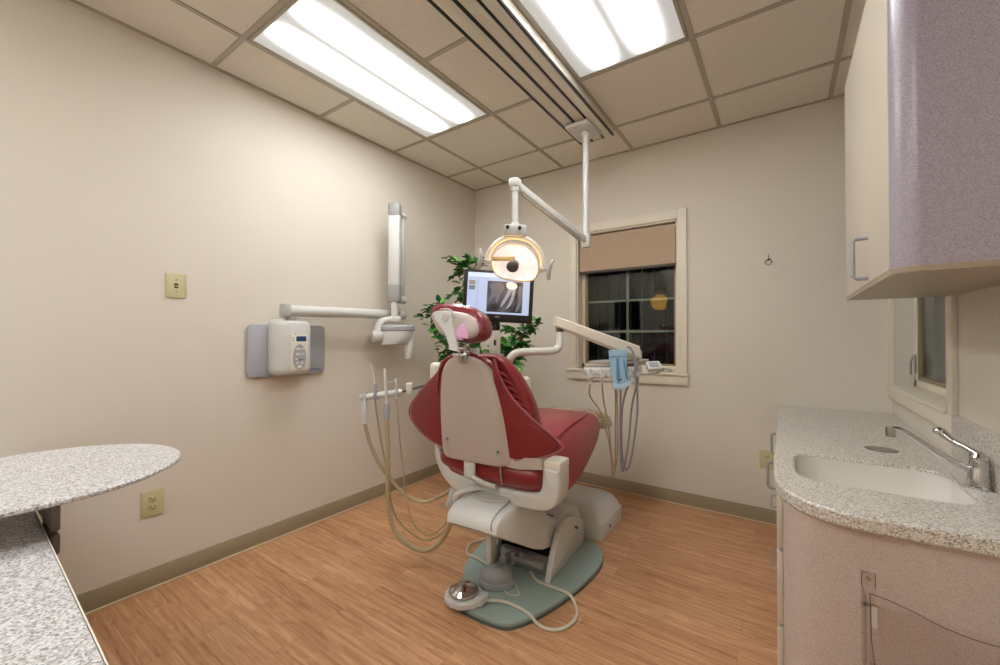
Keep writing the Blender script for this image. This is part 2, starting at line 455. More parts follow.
# ---- back window
def casing_back():
    c = MB(); t = 0.018
    c.b2(1.055, WX0, -t, 0, 0.90, 2.165, 0.003); c.b2(WX1, 1.992, -t, 0, 0.90, 2.165, 0.003)
    c.b2(WX0, WX1, -t, 0, WZ1, 2.165, 0.003)
    c.b2(1.030, 1.997, -t-0.004, 0, 0.872, 0.945, 0.003)
    c.b2(1.025, 2.002, -0.035, 0.08, 0.942, 0.958, 0.004)
    # reveals
    return c
win = thing('window_1', 'x', 'window', ((WX0+WX1)/2, 0, 0))
del win['label'], win['category']; win['kind'] = 'structure'
obj('window_casing', casing_back(), M['trimw'], win)
c = MB(); c.b2(WX0, WX0+0.012, 0, 0.10, 0.958, WZ1); c.b2(WX1-0.012, WX1, 0, 0.10, 0.958, WZ1); c.b2(WX0, WX1, 0, 0.10, WZ1-0.012, WZ1)
obj('jamb_liner', c, M['trimw'], win)
fx0, fx1, fz0, fz1 = 1.127, 1.916, 0.958, 2.083
c = MB(); c.b2(fx0, fx0+0.030, 0.075, 0.115, fz0, fz1, 0.004); c.b2(fx1-0.022, fx1, 0.075, 0.115, fz0, fz1, 0.004)
c.b2(fx0, fx1, 0.075, 0.115, fz0, fz0+0.045, 0.004); c.b2(fx0, fx1, 0.075, 0.115, fz1-0.045, fz1, 0.004)
obj('window_frame', c, M['trimw'], win)
c = MB(); a0, a1, e0, e1 = fx0+0.030, fx1-0.022, fz0+0.045, fz1-0.045; s = 0.022
c.b2(a0, a0+s, 0.08, 0.11, e0, e1, 0.003); c.b2(a1-s*0.6, a1, 0.08, 0.11, e0, e1, 0.003); c.b2(a0, a1, 0.08, 0.11, e0, e0+0.014, 0.003); c.b2(a0, a1, 0.08, 0.11, e1-s, e1, 0.003)
obj('sash', c, M['sash'], win)
obj('pane', MB().b2(a0+0.004, a1-0.004, 0.094, 0.098, e0+0.004, e1-0.004), M['glass'], win)
c = MB(); xm = (a0+s+a1-s*0.6)/2-0.012
c.b2(xm-0.010, xm+0.010, 0.099, 0.108, e0, e1, 0.003)
for z in (1.268, 1.520, 1.775): c.b2(a0, a1, 0.0995, 0.1075, z-0.009, z+0.009, 0.003)
obj('muntin_grid', c, M['munt'], win)
c = MB(); c.cyl((1.80, 0.06, 0.975), (1.80, 0.03, 0.985), 0.012); c.tube([(1.80, 0.03, 0.985), (1.84, 0.015, 0.985), (1.87, 0.0, 0.975)], 0.005); c.ball((1.872, 0.0, 0.975), 0.009)
obj('crank', c, M['steel'], win)
# roller shade
sh = thing('roller_shade', 'tan fabric roller shade pulled a third of the way down the back window', 'window shade', (1.52, 0.03, 2.06))
c = MB(); c.cyl((1.135, 0.035, 2.055), (1.91, 0.035, 2.055), 0.021); obj('roller_tube', c, M['shade'], sh)
c = MB(); c.b2(1.138, 1.907, 0.0145, 0.0165, 1.775, 2.055); obj('shade_cloth', c, M['shade'], sh)
c = MB(); c.b2(1.136, 1.909, 0.009, 0.022, 1.752, 1.776, 0.004); obj('bottom_rail', c, M['rail'], sh)
c = MB(); c.b2(1.128, 1.136, 0.01, 0.06, 2.03, 2.082, 0.003); c.b2(1.909, 1.915, 0.01, 0.06, 2.03, 2.082, 0.003); each('bracket', c, M['steel'], sh)

# ---- right window
win = thing('window_2', 'x', 'window', (XR, (RY0+RY1)/2, 0))
del win['label'], win['category']; win['kind'] = 'structure'
c = MB(); t = 0.018
c.b2(XR-t, XR, -1.05, RY0, 0.90, 2.09, 0.003); c.b2(XR-t, XR, RY1, -0.003, 0.90, 2.09, 0.003); c.b2(XR-t, XR, RY0, RY1, RZ1, 2.09, 0.003)
c.b2(XR-t-0.003, XR, -1.052, -0.002, 0.878, 0.945, 0.003); c.b2(XR-0.03, XR+0.10, RY0-0.02, RY1+0.02, 0.940, 0.956, 0.004)
obj('window_casing', c, M['trimw'], win)
c = MB(); c.b2(XR, XR+0.10, RY1-0.012, RY1, 0.956, RZ1); c.b2(XR, XR+0.10, RY0, RY0+0.012, 0.956, RZ1); c.b2(XR, XR+0.10, RY0, RY1, RZ1-0.012, RZ1)
obj('jamb_liner', c, M['jamb'], win)
c = MB(); x0, x1 = XR+0.075, XR+0.115; ya, yb = RY1-0.012, RY0+0.012
for q0, q1 in ((ya-0.05, ya), (yb, yb+0.05)): c.b2(x0, x1, q0, q1, 0.956, RZ1-0.012, 0.004)
c.b2(x0, x1, yb, ya, 0.956, 0.995, 0.004); c.b2(x0, x1, yb, ya, RZ1-0.06, RZ1-0.012, 0.004)
obj('window_frame', c, M['trimw'], win)
c = MB(); a0, a1 = yb+0.05, ya-0.05; z0, z1 = 0.995, RZ1-0.06; s = 0.025
c.b2(x0+0.005, x1-0.005, a0, a0+s, z0, z1, 0.003); c.b2(x0+0.005, x1-0.005, a1-s, a1, z0, z1, 0.003); c.b2(x0+0.005, x1-0.005, a0, a1, z0, z0+0.018, 0.003); c.b2(x0+0.005, x1-0.005, a0, a1, z1-s, z1, 0.003)
obj('sash', c, M['sash'], win)
obj('pane', MB().b2(XR+0.092, XR+0.096, a0+0.004, a1-0.004, z0+0.004, z1-0.004), M['glass'], win)
c = MB(); c.b2(x0-0.008, x0, -0.118, -0.100, 1.03, 1.13, 0.003); c.tube([(x0-0.012, -0.109, 1.12), (x0-0.02, -0.109, 1.08), (x0-0.02, -0.109, 1.02)], 0.005)
obj('sash_lock', c, M['steel'], win)

# ---- night outside: a board fence a little way off and the ground
def board_fence(name, p0, ux, n, label):
    t = thing(name, label, 'fence', p0)
    ux = V(ux); nrm = V((-ux.y, ux.x, 0))
    c = MB()
    for i in range(n):
        a = V(p0)+ux*(i*0.145)
        q = frame(a+V((0, 0, 1.3)), ux, (0, 0, 1))
        c.box(a+V((0, 0, 1.3)), (0.132, 0.02, 2.6), 0.004, rot=Matrix((ux, nrm, V((0, 0, 1)))).transposed())
    each('board', c, M['fence'], t)
    c = MB()
    for z in (0.5, 2.1):
        m = V(p0)+ux*((n-1)*0.145/2)+nrm*0.03+V((0, 0, z))
        c.box(m, (n*0.145, 0.04, 0.09), 0.004, rot=Matrix((ux, nrm, V((0, 0, 1)))).transposed())
    each('rail', c, M['fence'], t)
    return t
board_fence('board_fence', (-2.0, 1.9, -0.2), (1, 0, 0), 36, 'dark vertical board fence in the night beyond the back window')
board_fence('side_fence', (4.9, 2.0, -0.2), (0, -1, 0), 34, 'dark vertical board fence in the night beyond the right window')
struct('ground', MB().b2(-3, 6, -4, 4, -0.3, -0.2), M['ground'])

# ------------------------------------------------------------------ ceiling troffers
def troffer(x0, y1, label):
    cx, cy = x0+T/2, y1-T
    t = thing('ceiling_light', label, 'ceiling light', (cx, cy, H), 0, 'recessed troffer lights')
    c = MB(); w, l = T-gw-0.002, 2*T-gw-0.002; f = 0.016
    for sx in (-1, 1): c.b2(cx+sx*(w/2-f), cx+sx*w/2, cy-l/2, cy+l/2, H-0.010, H, 0.002)
    for sy in (-1, 1): c.b2(cx-w/2, cx+w/2, cy+sy*(l/2-f), cy+sy*l/2, H-0.010, H, 0.002)
    obj('frame', c, M['tbar'], t)
    c = MB(); c.b2(cx-w/2+f, cx+w/2-f, cy-l/2+f, cy+l/2-f, H-0.006, H-0.002)
    obj('diffuser', c, M['lens'], t)
troffer(GA, -GB-T, 'long lit fluorescent troffer above the left side of the room')
troffer(GA+2*T, -GB-T, 'lit fluorescent troffer on the right, just right of the ceiling track')
troffer(GA, -GB-5*T+0.0, 'added fill troffer, unseen, over the left rear of the room')  # both rear troffers are unseen, added as extra fill light
troffer(GA+2*T, -GB-5*T+0.0, 'added fill troffer, unseen, over the right rear of the room')

# ------------------------------------------------------------------ ceiling track and operating light
TZ = 2.622
tr = thing('ceiling_track', 'long beige metal ceiling track running between the two lit troffers', 'ceiling track', (1.475, -1.6, H))
c = MB(); y0, y1 = -3.1, -0.44
c.b2(1.352, 1.600, y0, y1, TZ+0.012, H-0.0065, 0.002)
obj('housing', c, M['track'], tr)
c = MB(); c.b2(1.352, 1.366, y0, y1-0.002, TZ-0.002, TZ+0.014); c.b2(1.438, 1.452, y0, y1-0.002, TZ-0.002, TZ+0.0135); c.b2(1.524, 1.532, y0, y1-0.002, TZ-0.002, TZ+0.0135)
c.b2(1.592, 1.6005, y0, y1-0.002, TZ-0.001, TZ+0.0135)
each('slot', c, M['black'], tr)
c = MB()
c.b2(1.367, 1.437, y0, y1-0.003, TZ, TZ+0.013, 0.002); c.b2(1.454, 1.500, y0, y1-0.003, TZ+0.001, TZ+0.013, 0.002); c.b2(1.503, 1.522, y0, y1-0.003, TZ-0.004, TZ+0.013, 0.002)
each('panel', c, M['track'], tr)
c = MB(); c.b2(1.536, 1.590, y0, y1-0.004, TZ-0.004, TZ+0.013, 0.006, 3)
obj('rail', c, M['tracklt'], tr)
c = MB(); c.b2(1.350, 1.602, y1-0.001, y1+0.008, TZ-0.004, H-0.007, 0.002)
obj('end_cap', c, M['track'], tr)

ol = thing('operating_light', 'white dental operating light on a jointed arm hanging from the ceiling track', 'operating light', (1.483, -0.63, TZ))
c = MB(); c.b2(1.385, 1.545, -0.76, -0.53, TZ-0.030, TZ-0.005, 0.004); obj('trolley_plate', c, M['white'], ol)
PX, PY, PZ = 1.483, -0.645, 1.865
c = MB(); c.cyl((PX, PY, TZ-0.03), (PX, PY, TZ-0.062), 0.032, 0.026, bevel=0.004); c.cyl((PX, PY, TZ-0.05), (PX, PY, PZ+0.02), 0.0205); obj('drop_pole', c, M['white'], ol)
LX, LY = 1.411, -1.388
c = MB()
c.cyl((PX, PY, PZ+0.045), (PX, PY, PZ-0.045), 0.029, bevel=0.005)
obj('lower_joint', c, M['white'], ol)
A0 = V((PX, PY, PZ)); A1 = V((LX-0.005, LY-0.01, 2.03))
c = MB(); d = (A1-A0)
c.box((A0+A1)/2, (d.length, 0.034, 0.042), 0.008, rot=frame((0, 0, 0), d, (0, 0, 1)).to_3x3() @ Matrix.Rotation(PI/2, 3, 'X'))
obj('arm', c, M['white'], ol)
c = MB(); c.box((A0+A1)/2+V((0, 0, -0.026)), (d.length*0.8, 0.020, 0.012), 0.003, rot=frame((0, 0, 0), d, (0, 0, 1)).to_3x3() @ Matrix.Rotation(PI/2, 3, 'X')); obj('arm_channel', c, M['lgrey'], ol)
c = MB(); c.box((LX, LY, 2.03), (0.052, 0.052, 0.046), 0.010); c.cyl((LX, LY, 2.01), (LX, LY, 1.985), 0.021); obj('upper_joint', c, M['white'], ol)
c = MB(); c.cyl((LX, LY, 1.995), (LX, LY, 1.80), 0.0165); obj('down_tube', c, M['white'], ol)
# gimbal box
view = V((0.59, -0.81, 0)).normalized(); side = V((0.81, 0.59, 0)).normalized()
c = MB(); c.box((LX, LY, 1.778), (0.118, 0.062, 0.060), 0.012, rot=frame((0, 0, 0), side, (0, 0, 1)).to_3x3() @ Matrix.Rotation(PI/2, 3, 'X')); c.cyl((LX, LY, 1.80), (LX, LY, 1.82), 0.026, 0.02)
gb = obj('gimbal_box', c, M['lgrey'], ol)
c = MB()
for u, z in ((0.022, 1.784), (-0.040, 1.788)):
    p = V((LX, LY, z))+side*u+view*0.030; c.cyl(p, p+view*0.014, 0.009)
each('knob', c, M['black'], gb)
# head frame: hx across, hy up, hz = facing direction
roll = math.radians(-9)
hz = V((0.50, -0.80, -0.20)).normalized(); hx0 = V((0, 0, 1)).cross(hz).normalized(); hy0 = hz.cross(hx0)
hx = hx0*math.cos(roll)+hy0*math.sin(roll); hy = hy0*math.cos(roll)-hx0*math.sin(roll)
HC = V((LX, LY, 1.612))
LS = 0.94
HF = Matrix((hx, hy, hz)).transposed().to_4x4(); HF.translation = HC
def hp(a, b, c_): return HF @ V((a, b, c_))
yk = MB(); yr = 0.142
yk.tube([hp(-0.148, -0.012, -0.015), hp(-0.142, 0.035, -0.02), hp(-0.112, 0.085, -0.025), hp(-0.06, 0.122, -0.028), hp(0.0, 0.132, -0.03), hp(0.06, 0.122, -0.028), hp(0.112, 0.085, -0.025), hp(0.140, 0.035, -0.02), hp(0.143, -0.012, -0.015)], 0.0135, seg=14)
yk.cyl(hp(-0.152, -0.012, -0.015), hp(-0.120, -0.012, -0.010), 0.018, bevel=0.004); yk.cyl(hp(0.152, -0.012, -0.015), hp(0.120, -0.012, -0.010), 0.018, bevel=0.004)
obj('yoke', yk, M['cream'], ol)
# reflector: dished D shape
out = spline2([(-0.128, -0.012), (-0.120, 0.035), (-0.085, 0.078), (-0.03, 0.098), (0.03, 0.098), (0.085, 0.075), (0.120, 0.032), (0.130, -0.012), (0.126, -0.052), (0.105, -0.078), (0.05, -0.092), (-0.02, -0.094), (-0.075, -0.086), (-0.112, -0.055)], 4)
out = [(x*LS, y*LS) for x, y in out]
rings = []
for f, zz in ((0.96, -0.004), (0.96, -0.010), (0.90, -0.036), (0.72, -0.063), (0.40, -0.079), (0.12, -0.085), (0.01, -0.086)):
    rings.append([HF @ V((x*f, y*f, zz)) for x, y in out])
rb = MB().loft(rings, caps=False)
for f_ in (): pass
t = bmesh.new()
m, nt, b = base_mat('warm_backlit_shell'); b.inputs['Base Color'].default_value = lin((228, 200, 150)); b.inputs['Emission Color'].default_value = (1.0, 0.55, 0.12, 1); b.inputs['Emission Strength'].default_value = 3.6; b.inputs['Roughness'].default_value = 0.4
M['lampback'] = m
rim = MB().tube([HF @ V((x*1.02, y*1.02, 0.008)) for x, y in out]+[HF @ V((out[0][0]*1.02, out[0][1]*1.02, 0.008))], 0.005, seg=8, smooth=False)
rings2 = []
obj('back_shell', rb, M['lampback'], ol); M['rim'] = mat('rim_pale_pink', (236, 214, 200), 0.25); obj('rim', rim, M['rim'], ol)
rings = []
for f, zz in ((1.005, 0.008), (0.90, -0.026), (0.70, -0.053), (0.38, -0.069), (0.12, -0.075), (0.02, -0.076)):
    rings.append([HF @ V((x*f, y*f, zz+0.004*math.sin(3*math.atan2(y, x))*f)) for x, y in out])
m, nt, b = base_mat('dichroic_reflector')
tc = node(nt, 'ShaderNodeTexCoord'); nz = node(nt, 'ShaderNodeTexVoronoi', Scale=22.0); nt.links.new(tc.outputs['Object'], nz.inputs['Vector'])
cr = node(nt, 'ShaderNodeValToRGB'); cr.color_ramp.elements[0].color = lin((222, 206, 224)); cr.color_ramp.elements[1].color = lin((250, 242, 240)); cr.color_ramp.elements[1].position = 0.7
nt.links.new(nz.outputs['Distance'], cr.inputs['Fac']); nt.links.new(cr.outputs['Color'], b.inputs['Base Color'])
nt.links.new(cr.outputs['Color'], b.inputs['Emission Color']); b.inputs['Emission Strength'].default_value = 0.30
b.inputs['Metallic'].default_value = 0.1; b.inputs['Roughness'].default_value = 0.35
M['reflector'] = m
rf = obj('reflector', MB().loft(rings, caps=False), M['reflector'], ol)
# bulb, holder arm from the left, shield and vent
M['bulb'] = emis('hot_bulb', (255, 244, 226), 4)
c = MB(); c.ball(hp(0.012, 0.022, -0.035), (0.016, 0.016, 0.020)); obj('bulb', c, M['bulb'], ol)
c = MB(); c.box(hp(-0.060, 0.012, 0.000), (0.120, 0.024, 0.018), 0.006, rot=HF.to_3x3() @ Matrix.Rotation(0.16, 3, 'Z'))
M['holder'] = mat('holder_cream', (238, 206, 140), 0.4); obj('bulb_holder', c, M['holder'], ol)
c = MB(); c.ball(hp(-0.010, -0.022, 0.012), (0.032, 0.029, 0.012), seg=28, rot=HF.to_3x3()); obj('bulb_shield', c, M['dgrey'], ol)
c = MB()
for i in range(4):
    for j in range(3): c.ball(hp(-0.008+0.011*i, 0.014+0.011*j, 0.004), 0.0032, 8, 6)
each('vent_pin', c, M['dgrey'], ol)
c = MB(); c.cyl(hp(0.004, 0.012, -0.07), hp(0.0, -0.005, 0.008), 0.017, 0.022); obj('bulb_socket', c, M['cream'], ol)
for s_ in (-1, 1):
    c = MB(); c.cyl(hp(s_*0.150, -0.012, -0.015), hp(s_*0.182, -0.010, -0.012), 0.008)
    c.tube([hp(s_*0.196, 0.045, -0.018), hp(s_*0.186, 0.018, -0.010), hp(s_*0.182, -0.010, -0.006), hp(s_*0.184, -0.040, -0.010), hp(s_*0.188, -0.060, -0.018)], [0.008, 0.011, 0.012, 0.011, 0.008], seg=12)
    obj('handle', c, M['lgrey'], ol)
pl = bpy.data.lights.new('lamp_bulb_light', 'POINT'); pl.energy = 0.5; pl.color = (1.0, 0.88, 0.72); pl.shadow_soft_size = 0.02
lo = bpy.data.objects.new('lamp_bulb_light', pl); COL.objects.link(lo); lo.location = WORLD[ol.name].inverted() @ hp(0.0, 0.0, -0.005); lo.parent = ol

# ------------------------------------------------------------------ wall x-ray unit
xr = thing('xray_unit', 'wall mounted dental x-ray unit with silver panel and folding arm on the left wall', 'x-ray machine', (0, -1.84, 1.15))
WL = frame((0, -1.832, 1.143), (0, 1, 0), (0, 0, 1))     # x along wall to the far end, y up, z out
c = MB(); c.prism(rrect(0.466, 0.315, 0.03, 6), 0.0005, 0.024, WL, 0.006); obj('wall_panel', c, M['plate'], xr)
BX = frame((0, -1.848, 1.164), (0, 1, 0), (0, 0, 1))
def ring(w, h, r, z, cx=0, cy=0): return [BX @ V((x, y, z)) for x, y in rrect(w, h, r, 5, cx, cy)]
c = MB().loft([ring(0.215, 0.335, 0.035, 0.024), ring(0.222, 0.342, 0.04, 0.06), ring(0.210, 0.335, 0.04, 0.095), ring(0.175, 0.318, 0.035, 0.118, 0.008), ring(0.150, 0.300, 0.03, 0.130, 0.014), ring(0.135, 0.285, 0.025, 0.133, 0.016)])
bxo = obj('control_box', c, M['white'], xr, sharp=50)
c = MB(); c.prism(rrect(0.108, 0.222, 0.012, 4, 0.020, -0.030), 0.131, 0.1365, BX, 0.001); fp = obj('face_plate', c, M['tracklt'], bxo)
c = MB(); c.prism(rrect(0.060, 0.030, 0.003, 3, 0.030, 0.050), 0.1364, 0.1378, BX); obj('display', c, M['lcd'], fp)
c = MB(); c.prism([(0.020+0.040*math.cos(a)*(1 if math.sin(a) < 0 else 1), -0.065+(0.075 if math.sin(a) < 0 else 0.082)*math.sin(a)) for a in [2*PI*k/32 for k in range(32)]], 0.1364, 0.1372, BX); obj('keypad', c, M['plate'], fp)
c = MB()
for x, y, w_, h_ in ((0.020, -0.118, 0.022, 0.018), (0.006, -0.095, 0.013, 0.011), (0.034, -0.095, 0.013, 0.011), (0.002, -0.072, 0.012, 0.010)): c.prism(rrect(w_, h_, 0.003, 3, x, y), 0.137, 0.1385, BX)
c.prism(rrect(0.05, 0.012, 0.002, 3, 0.022, -0.042), 0.137, 0.1380, BX); c.prism(rrect(0.05, 0.012, 0.002, 3, 0.022, -0.010), 0.137, 0.1380, BX)
each('button', c, M['tracklt'], fp)
c = MB()
for x, y in ((-0.020, 0.054), (-0.020, 0.040), (0.017, -0.078), (0.028, -0.078), (-0.005, 0.078)): c.prism(rrect(0.006, 0.006, 0.002, 2, x, y), 0.1364, 0.1386, BX)
each('indicator', c, M['lcd'], fp)
c = MB()
for i in range(3): c.prism(rrect(0.028-0.004*i, 0.003, 0.001, 2, 0.030, -0.042+0.0*i+0.032*i-0.032), 0.1380, 0.1386, BX)
each('button_print', c, M['blue'], fp)
tx = text_mesh('progeny', 0.021); tx.xf(frame((0.0245, -1.662, 1.017), (0, 1, 0), (0, 0, 1))); obj('lettering', tx, M['blue'], xr)
c = MB(); c.cyl((0.085, -1.855, 1.325), (0.085, -1.855, 1.375), 0.030, bevel=0.004); c.cyl((0.085, -1.855, 1.345), (0.085, -1.855, 1.352), 0.036); obj('swivel_post', c, M['white'], xr)
c = MB(); c.tube([(0.10, -1.905, 1.382), (0.10, -1.0, 1.396)], 0.034, seg=20, smooth=False); obj('horizontal_arm', c, M['cream'] if False else M['white'], xr)
c = MB(); c.box((0.10, -1.895, 1.384), (0.080, 0.045, 0.084), 0.016); c.ball((0.10, -0.998, 1.396), (0.035, 0.022, 0.036)); each('arm_end_cap', c, M['lgrey'], xr)
ux, uy = 0.20, -1.165
R45 = Matrix.Rotation(math.radians(-56), 3, 'Z')
c = MB(); c.box((ux, uy, 1.86), (0.085, 0.060, 0.54), 0.014, rot=Matrix.Rotation(math.radians(34), 3, 'Z')); obj('folding_arm', c, M['white'], xr)
c = MB()
c.box((ux, uy, 2.155), (0.090, 0.068, 0.11), 0.020, rot=Matrix.Rotation(math.radians(34), 3, 'Z')); c.box((ux, uy, 1.545), (0.090, 0.068, 0.14), 0.020, rot=Matrix.Rotation(math.radians(34), 3, 'Z'))
each('arm_cap', c, M['mgrey'], xr)
c = MB(); c.box((ux-0.015, uy+0.070, 1.83), (0.055, 0.035, 0.60), 0.012, rot=Matrix.Rotation(math.radians(34), 3, 'Z')); c.cyl((ux-0.02, uy+0.10, 2.13), (ux-0.005, uy+0.03, 2.13), 0.028); c.cyl((ux-0.02, uy+0.10, 1.50), (ux-0.005, uy+0.03, 1.50), 0.028)
obj('second_arm', c, M['lgrey'], xr)
c = MB(); c.cyl((ux, uy, 1.49), (ux, uy, 1.335), 0.0255); c.tube([(0.10, -1.075, 1.41), (0.14, -1.09, 1.41), (0.19, -1.13, 1.43)], 0.024); obj('arm_stem', c, M['white'], xr)
# tube head in its own frame: x along the wall and slightly out, z up
XF = frame((0.205, -1.155, 1.228), (0.50, 0.866, 0), (0, 0, 1)); XF = XF @ Matrix.Rotation(-PI/2, 4, 'X')   # z up now
XF = Matrix.Translation((0.205, -1.158, 1.236)) @ Matrix(((0.50, -0.866, 0), (0.866, 0.50, 0), (0, 0, 1))).to_4x4() @ Matrix.Diagonal((1.12, 1.12, 1.05, 1))
xp = lambda a, b, c_: XF @ V((a, b, c_))
c = MB()
Rx = XF.to_3x3()
c.tube([xp(0.0, 0, 0.115), xp(-0.035, 0, 0.112), xp(-0.085, 0, 0.095), xp(-0.110, 0, 0.055), xp(-0.112, 0, 0.0), xp(-0.108, 0, -0.03)], [0.022, 0.024, 0.026, 0.026, 0.026, 0.024], seg=14)
c.box(xp(-0.0, 0, 0.115), (0.06, 0.052, 0.035), 0.008, rot=Rx)
obj('yoke', c, M['white'], xr)
c = MB(); c.cyl(xp(-0.150, 0, -0.01), xp(-0.085, 0, -0.01), 0.048, bevel=0.01); obj('yoke_pivot', c, M['lgrey'], xr)
def ell(a, b, z, cx=0, n=28): return [XF @ V((cx+a*math.cos(2*PI*k/n), b*math.sin(2*PI*k/n), z)) for k in range(n)]
c = MB().loft([ell(0.100, 0.062, 0.072, 0.012), ell(0.112, 0.070, 0.060, 0.012), ell(0.112, 0.070, 0.038, 0.012), ell(0.104, 0.064, 0.030, 0.012)]); obj('head_ring', c, M['plate'], xr)
c = MB().loft([ell(0.104, 0.064, 0.034, 0.012), ell(0.104, 0.064, 0.0, 0.010), ell(0.100, 0.060, -0.035, 0.005), ell(0.085, 0.050, -0.062, -0.010), ell(0.060, 0.034, -0.072, -0.015)]); obj('tube_head', c, M['white'], xr)
c = MB(); c.loft([ell(0.085, 0.048, 0.076, 0.012), ell(0.084, 0.047, 0.0735, 0.012)]); obj('head_cap', c, M['track'], xr)
c = MB(); c.cyl(xp(0.088, 0, 0.03), xp(0.088, 0, -0.165), 0.037, 0.035, bevel=0.003); obj('cone', c, M['white'], xr)

# ------------------------------------------------------------------ wall plates and hook
def wall_plate(name, label, cat, F, kind):
    t = thing(name, label, cat, F.translation)
    c = MB(); c.prism(rrect(0.086, 0.124, 0.004, 2), 0.0002, 0.007, F, 0.003); obj('cover_plate', c, M['ivory'], t)
    if kind == 'outlet':
        for s_ in (-1, 1):
            c = MB(); c.prism(rrect(0.034, 0.028, 0.011, 5, 0, s_*0.020), 0.0068, 0.009, F, 0.0008); r = obj('receptacle', c, M['ivory'], t)
            c = MB(); c.prism(rrect(0.0032, 0.009, 0.0008, 2, -0.0075, s_*0.020+0.004), 0.0088, 0.0094, F); c.prism(rrect(0.0032, 0.008, 0.0008, 2, 0.0075, s_*0.020+0.004), 0.0088, 0.0094, F); c.prism(rrect(0.006, 0.0055, 0.0025, 4, 0, s_*0.020-0.007), 0.0088, 0.0094, F)
            each('slot', c, M['black'], r)
        c = MB(); c.cyl(F @ V((0, 0, 0.0065)), F @ V((0, 0, 0.0085)), 0.003, seg=12); obj('screw', c, M['steel'], t)
    else:
        c = MB(); c.prism(rrect(0.016, 0.024, 0.001, 2), 0.0068, 0.0076, F); s2 = obj('jack_opening', c, M['black'], t)
        c = MB(); c.prism(rrect(0.010, 0.007, 0.001, 2, 0, -0.001), 0.0074, 0.0105, F, 0.001); obj('jack_tab', c, M['ivory'], s2)
        for s_ in (-1, 1):
            c = MB(); c.cyl(F @ V((0, s_*0.030, 0.0065)), F @ V((0, s_*0.030, 0.0085)), 0.003, seg=12); obj('screw', c, M['dgrey'], t)
    return t
wall_plate('wall_jack_plate', 'ivory wall plate with one small central opening, high on the left wall', 'wall plate', frame((0, -2.388, 1.486), (0, 1, 0), (0, 0, 1)), 'jack')
wall_plate('power_outlet', 'ivory duplex power outlet low on the left wall', 'power outlet', frame((0, -2.472, 0.415), (0, 1, 0), (0, 0, 1)), 'outlet')
wall_plate('power_outlet', 'ivory duplex power outlet on the back wall beside the granite-topped cabinet', 'power outlet', frame((2.478, 0, 0.418), (1, 0, 0), (0, 0, 1)), 'outlet')
c = MB(); c.cyl((2.492, 0, 1.735), (2.492, -0.004, 1.735), 0.007, seg=12)
c.tube([(2.492, -0.002, 1.768), (2.492, -0.006, 1.75), (2.492, -0.010, 1.735)], 0.0025, seg=8)
c.tube([(2.492, -0.004, 1.735), (2.475, -0.012, 1.722), (2.478, -0.018, 1.706), (2.494, -0.020, 1.699), (2.508, -0.018, 1.710), (2.508, -0.014, 1.726), (2.499, -0.010, 1.738)], 0.0025, seg=8)
tag(obj('wall_hook', c, M['dgrey'], None, origin=(2.492, 0, 1.735)), 'tiny dark metal hook on the bare back wall right of the window', 'hook')

# ------------------------------------------------------------------ plant in the corner
pt = thing('potted_plant', 'leafy green artificial ficus in the corner behind the dental chair and monitor', 'plant', (0.66, -0.66, 0))
c = MB(); c.lathe([(0.095, 0.0), (0.10, 0.005), (0.135, 0.25), (0.145, 0.255), (0.145, 0.285), (0.130, 0.285), (0.125, 0.25), (0.0, 0.25)], Matrix.Translation((0.66, -0.66, 0))); obj('pot', c, M['pot'], pt)
c = MB(); c.lathe([(0.124, 0.235), (0.115, 0.262), (0.0, 0.266)], Matrix.Translation((0.66, -0.66, 0))); obj('soil', c, M['soil'], pt)
tips = [(0.557, -0.972, 1.812), (0.551, -0.868, 1.77), (0.658, -0.856, 1.805), (0.688, -0.752, 1.789), (0.593, -0.802, 1.64), (0.667, -0.955, 1.488), (0.592, -1.029, 1.515), (0.373, -0.875, 1.486), (0.421, -1.046, 1.414), (0.41, -1.065, 1.362), (0.298, -0.863, 1.302), (0.469, -0.94, 1.239), (0.448, -0.82, 1.162), (0.585, -0.861, 1.113), (0.451, -0.89, 1.073), (0.741, -0.865, 1.131), (0.728, -0.705, 1.081), (0.75, -0.607, 1.162), (0.883, -0.637, 1.112), (0.913, -0.546, 1.216), (1.0, -0.513, 1.307), (1.105, -0.62, 1.331), (0.946, -0.512, 1.148), (0.848, -0.639, 1.277), (0.97, -0.662, 1.056), (0.984, -0.749, 1.025)]
rnd = random.Random(11)
stems = MB(); leaves = MB(); leaves2 = MB()
def leaf(mb, p, d, n, L, W):
    d = d.normalized(); n = (n-d*n.dot(d)).normalized(); s_ = d.cross(n)
    pts = [(0, 0, 0), (0.25, 0.8, 0.05), (0.5, 1, 0.06), (0.78, 0.6, 0.0), (1.0, 0.0, -0.12)]
    bm = mb.bm
    ctr = [bm.verts.new(p+d*(L*a)+n*(L*(h-0.10*(a > 0 and a < 1)))) for a, w_, h in pts]
    lf = [bm.verts.new(p+d*(L*a)+n*(L*h)+s_*(W*w_)) for a, w_, h in pts[1:4]]
    rt = [bm.verts.new(p+d*(L*a)+n*(L*h)-s_*(W*w_)) for a, w_, h in pts[1:4]]
    for side_, fl in ((lf, False), (rt, True)):
        qs = [(ctr[0], ctr[1], side_[0]), (ctr[1], ctr[2], side_[1], side_[0]), (ctr[2], ctr[3], side_[2], side_[1]), (ctr[3], ctr[4], side_[2])]
        for q in qs: bm.faces.new(q if not fl else q[::-1])
base = V((0.66, -0.66, 0.26))
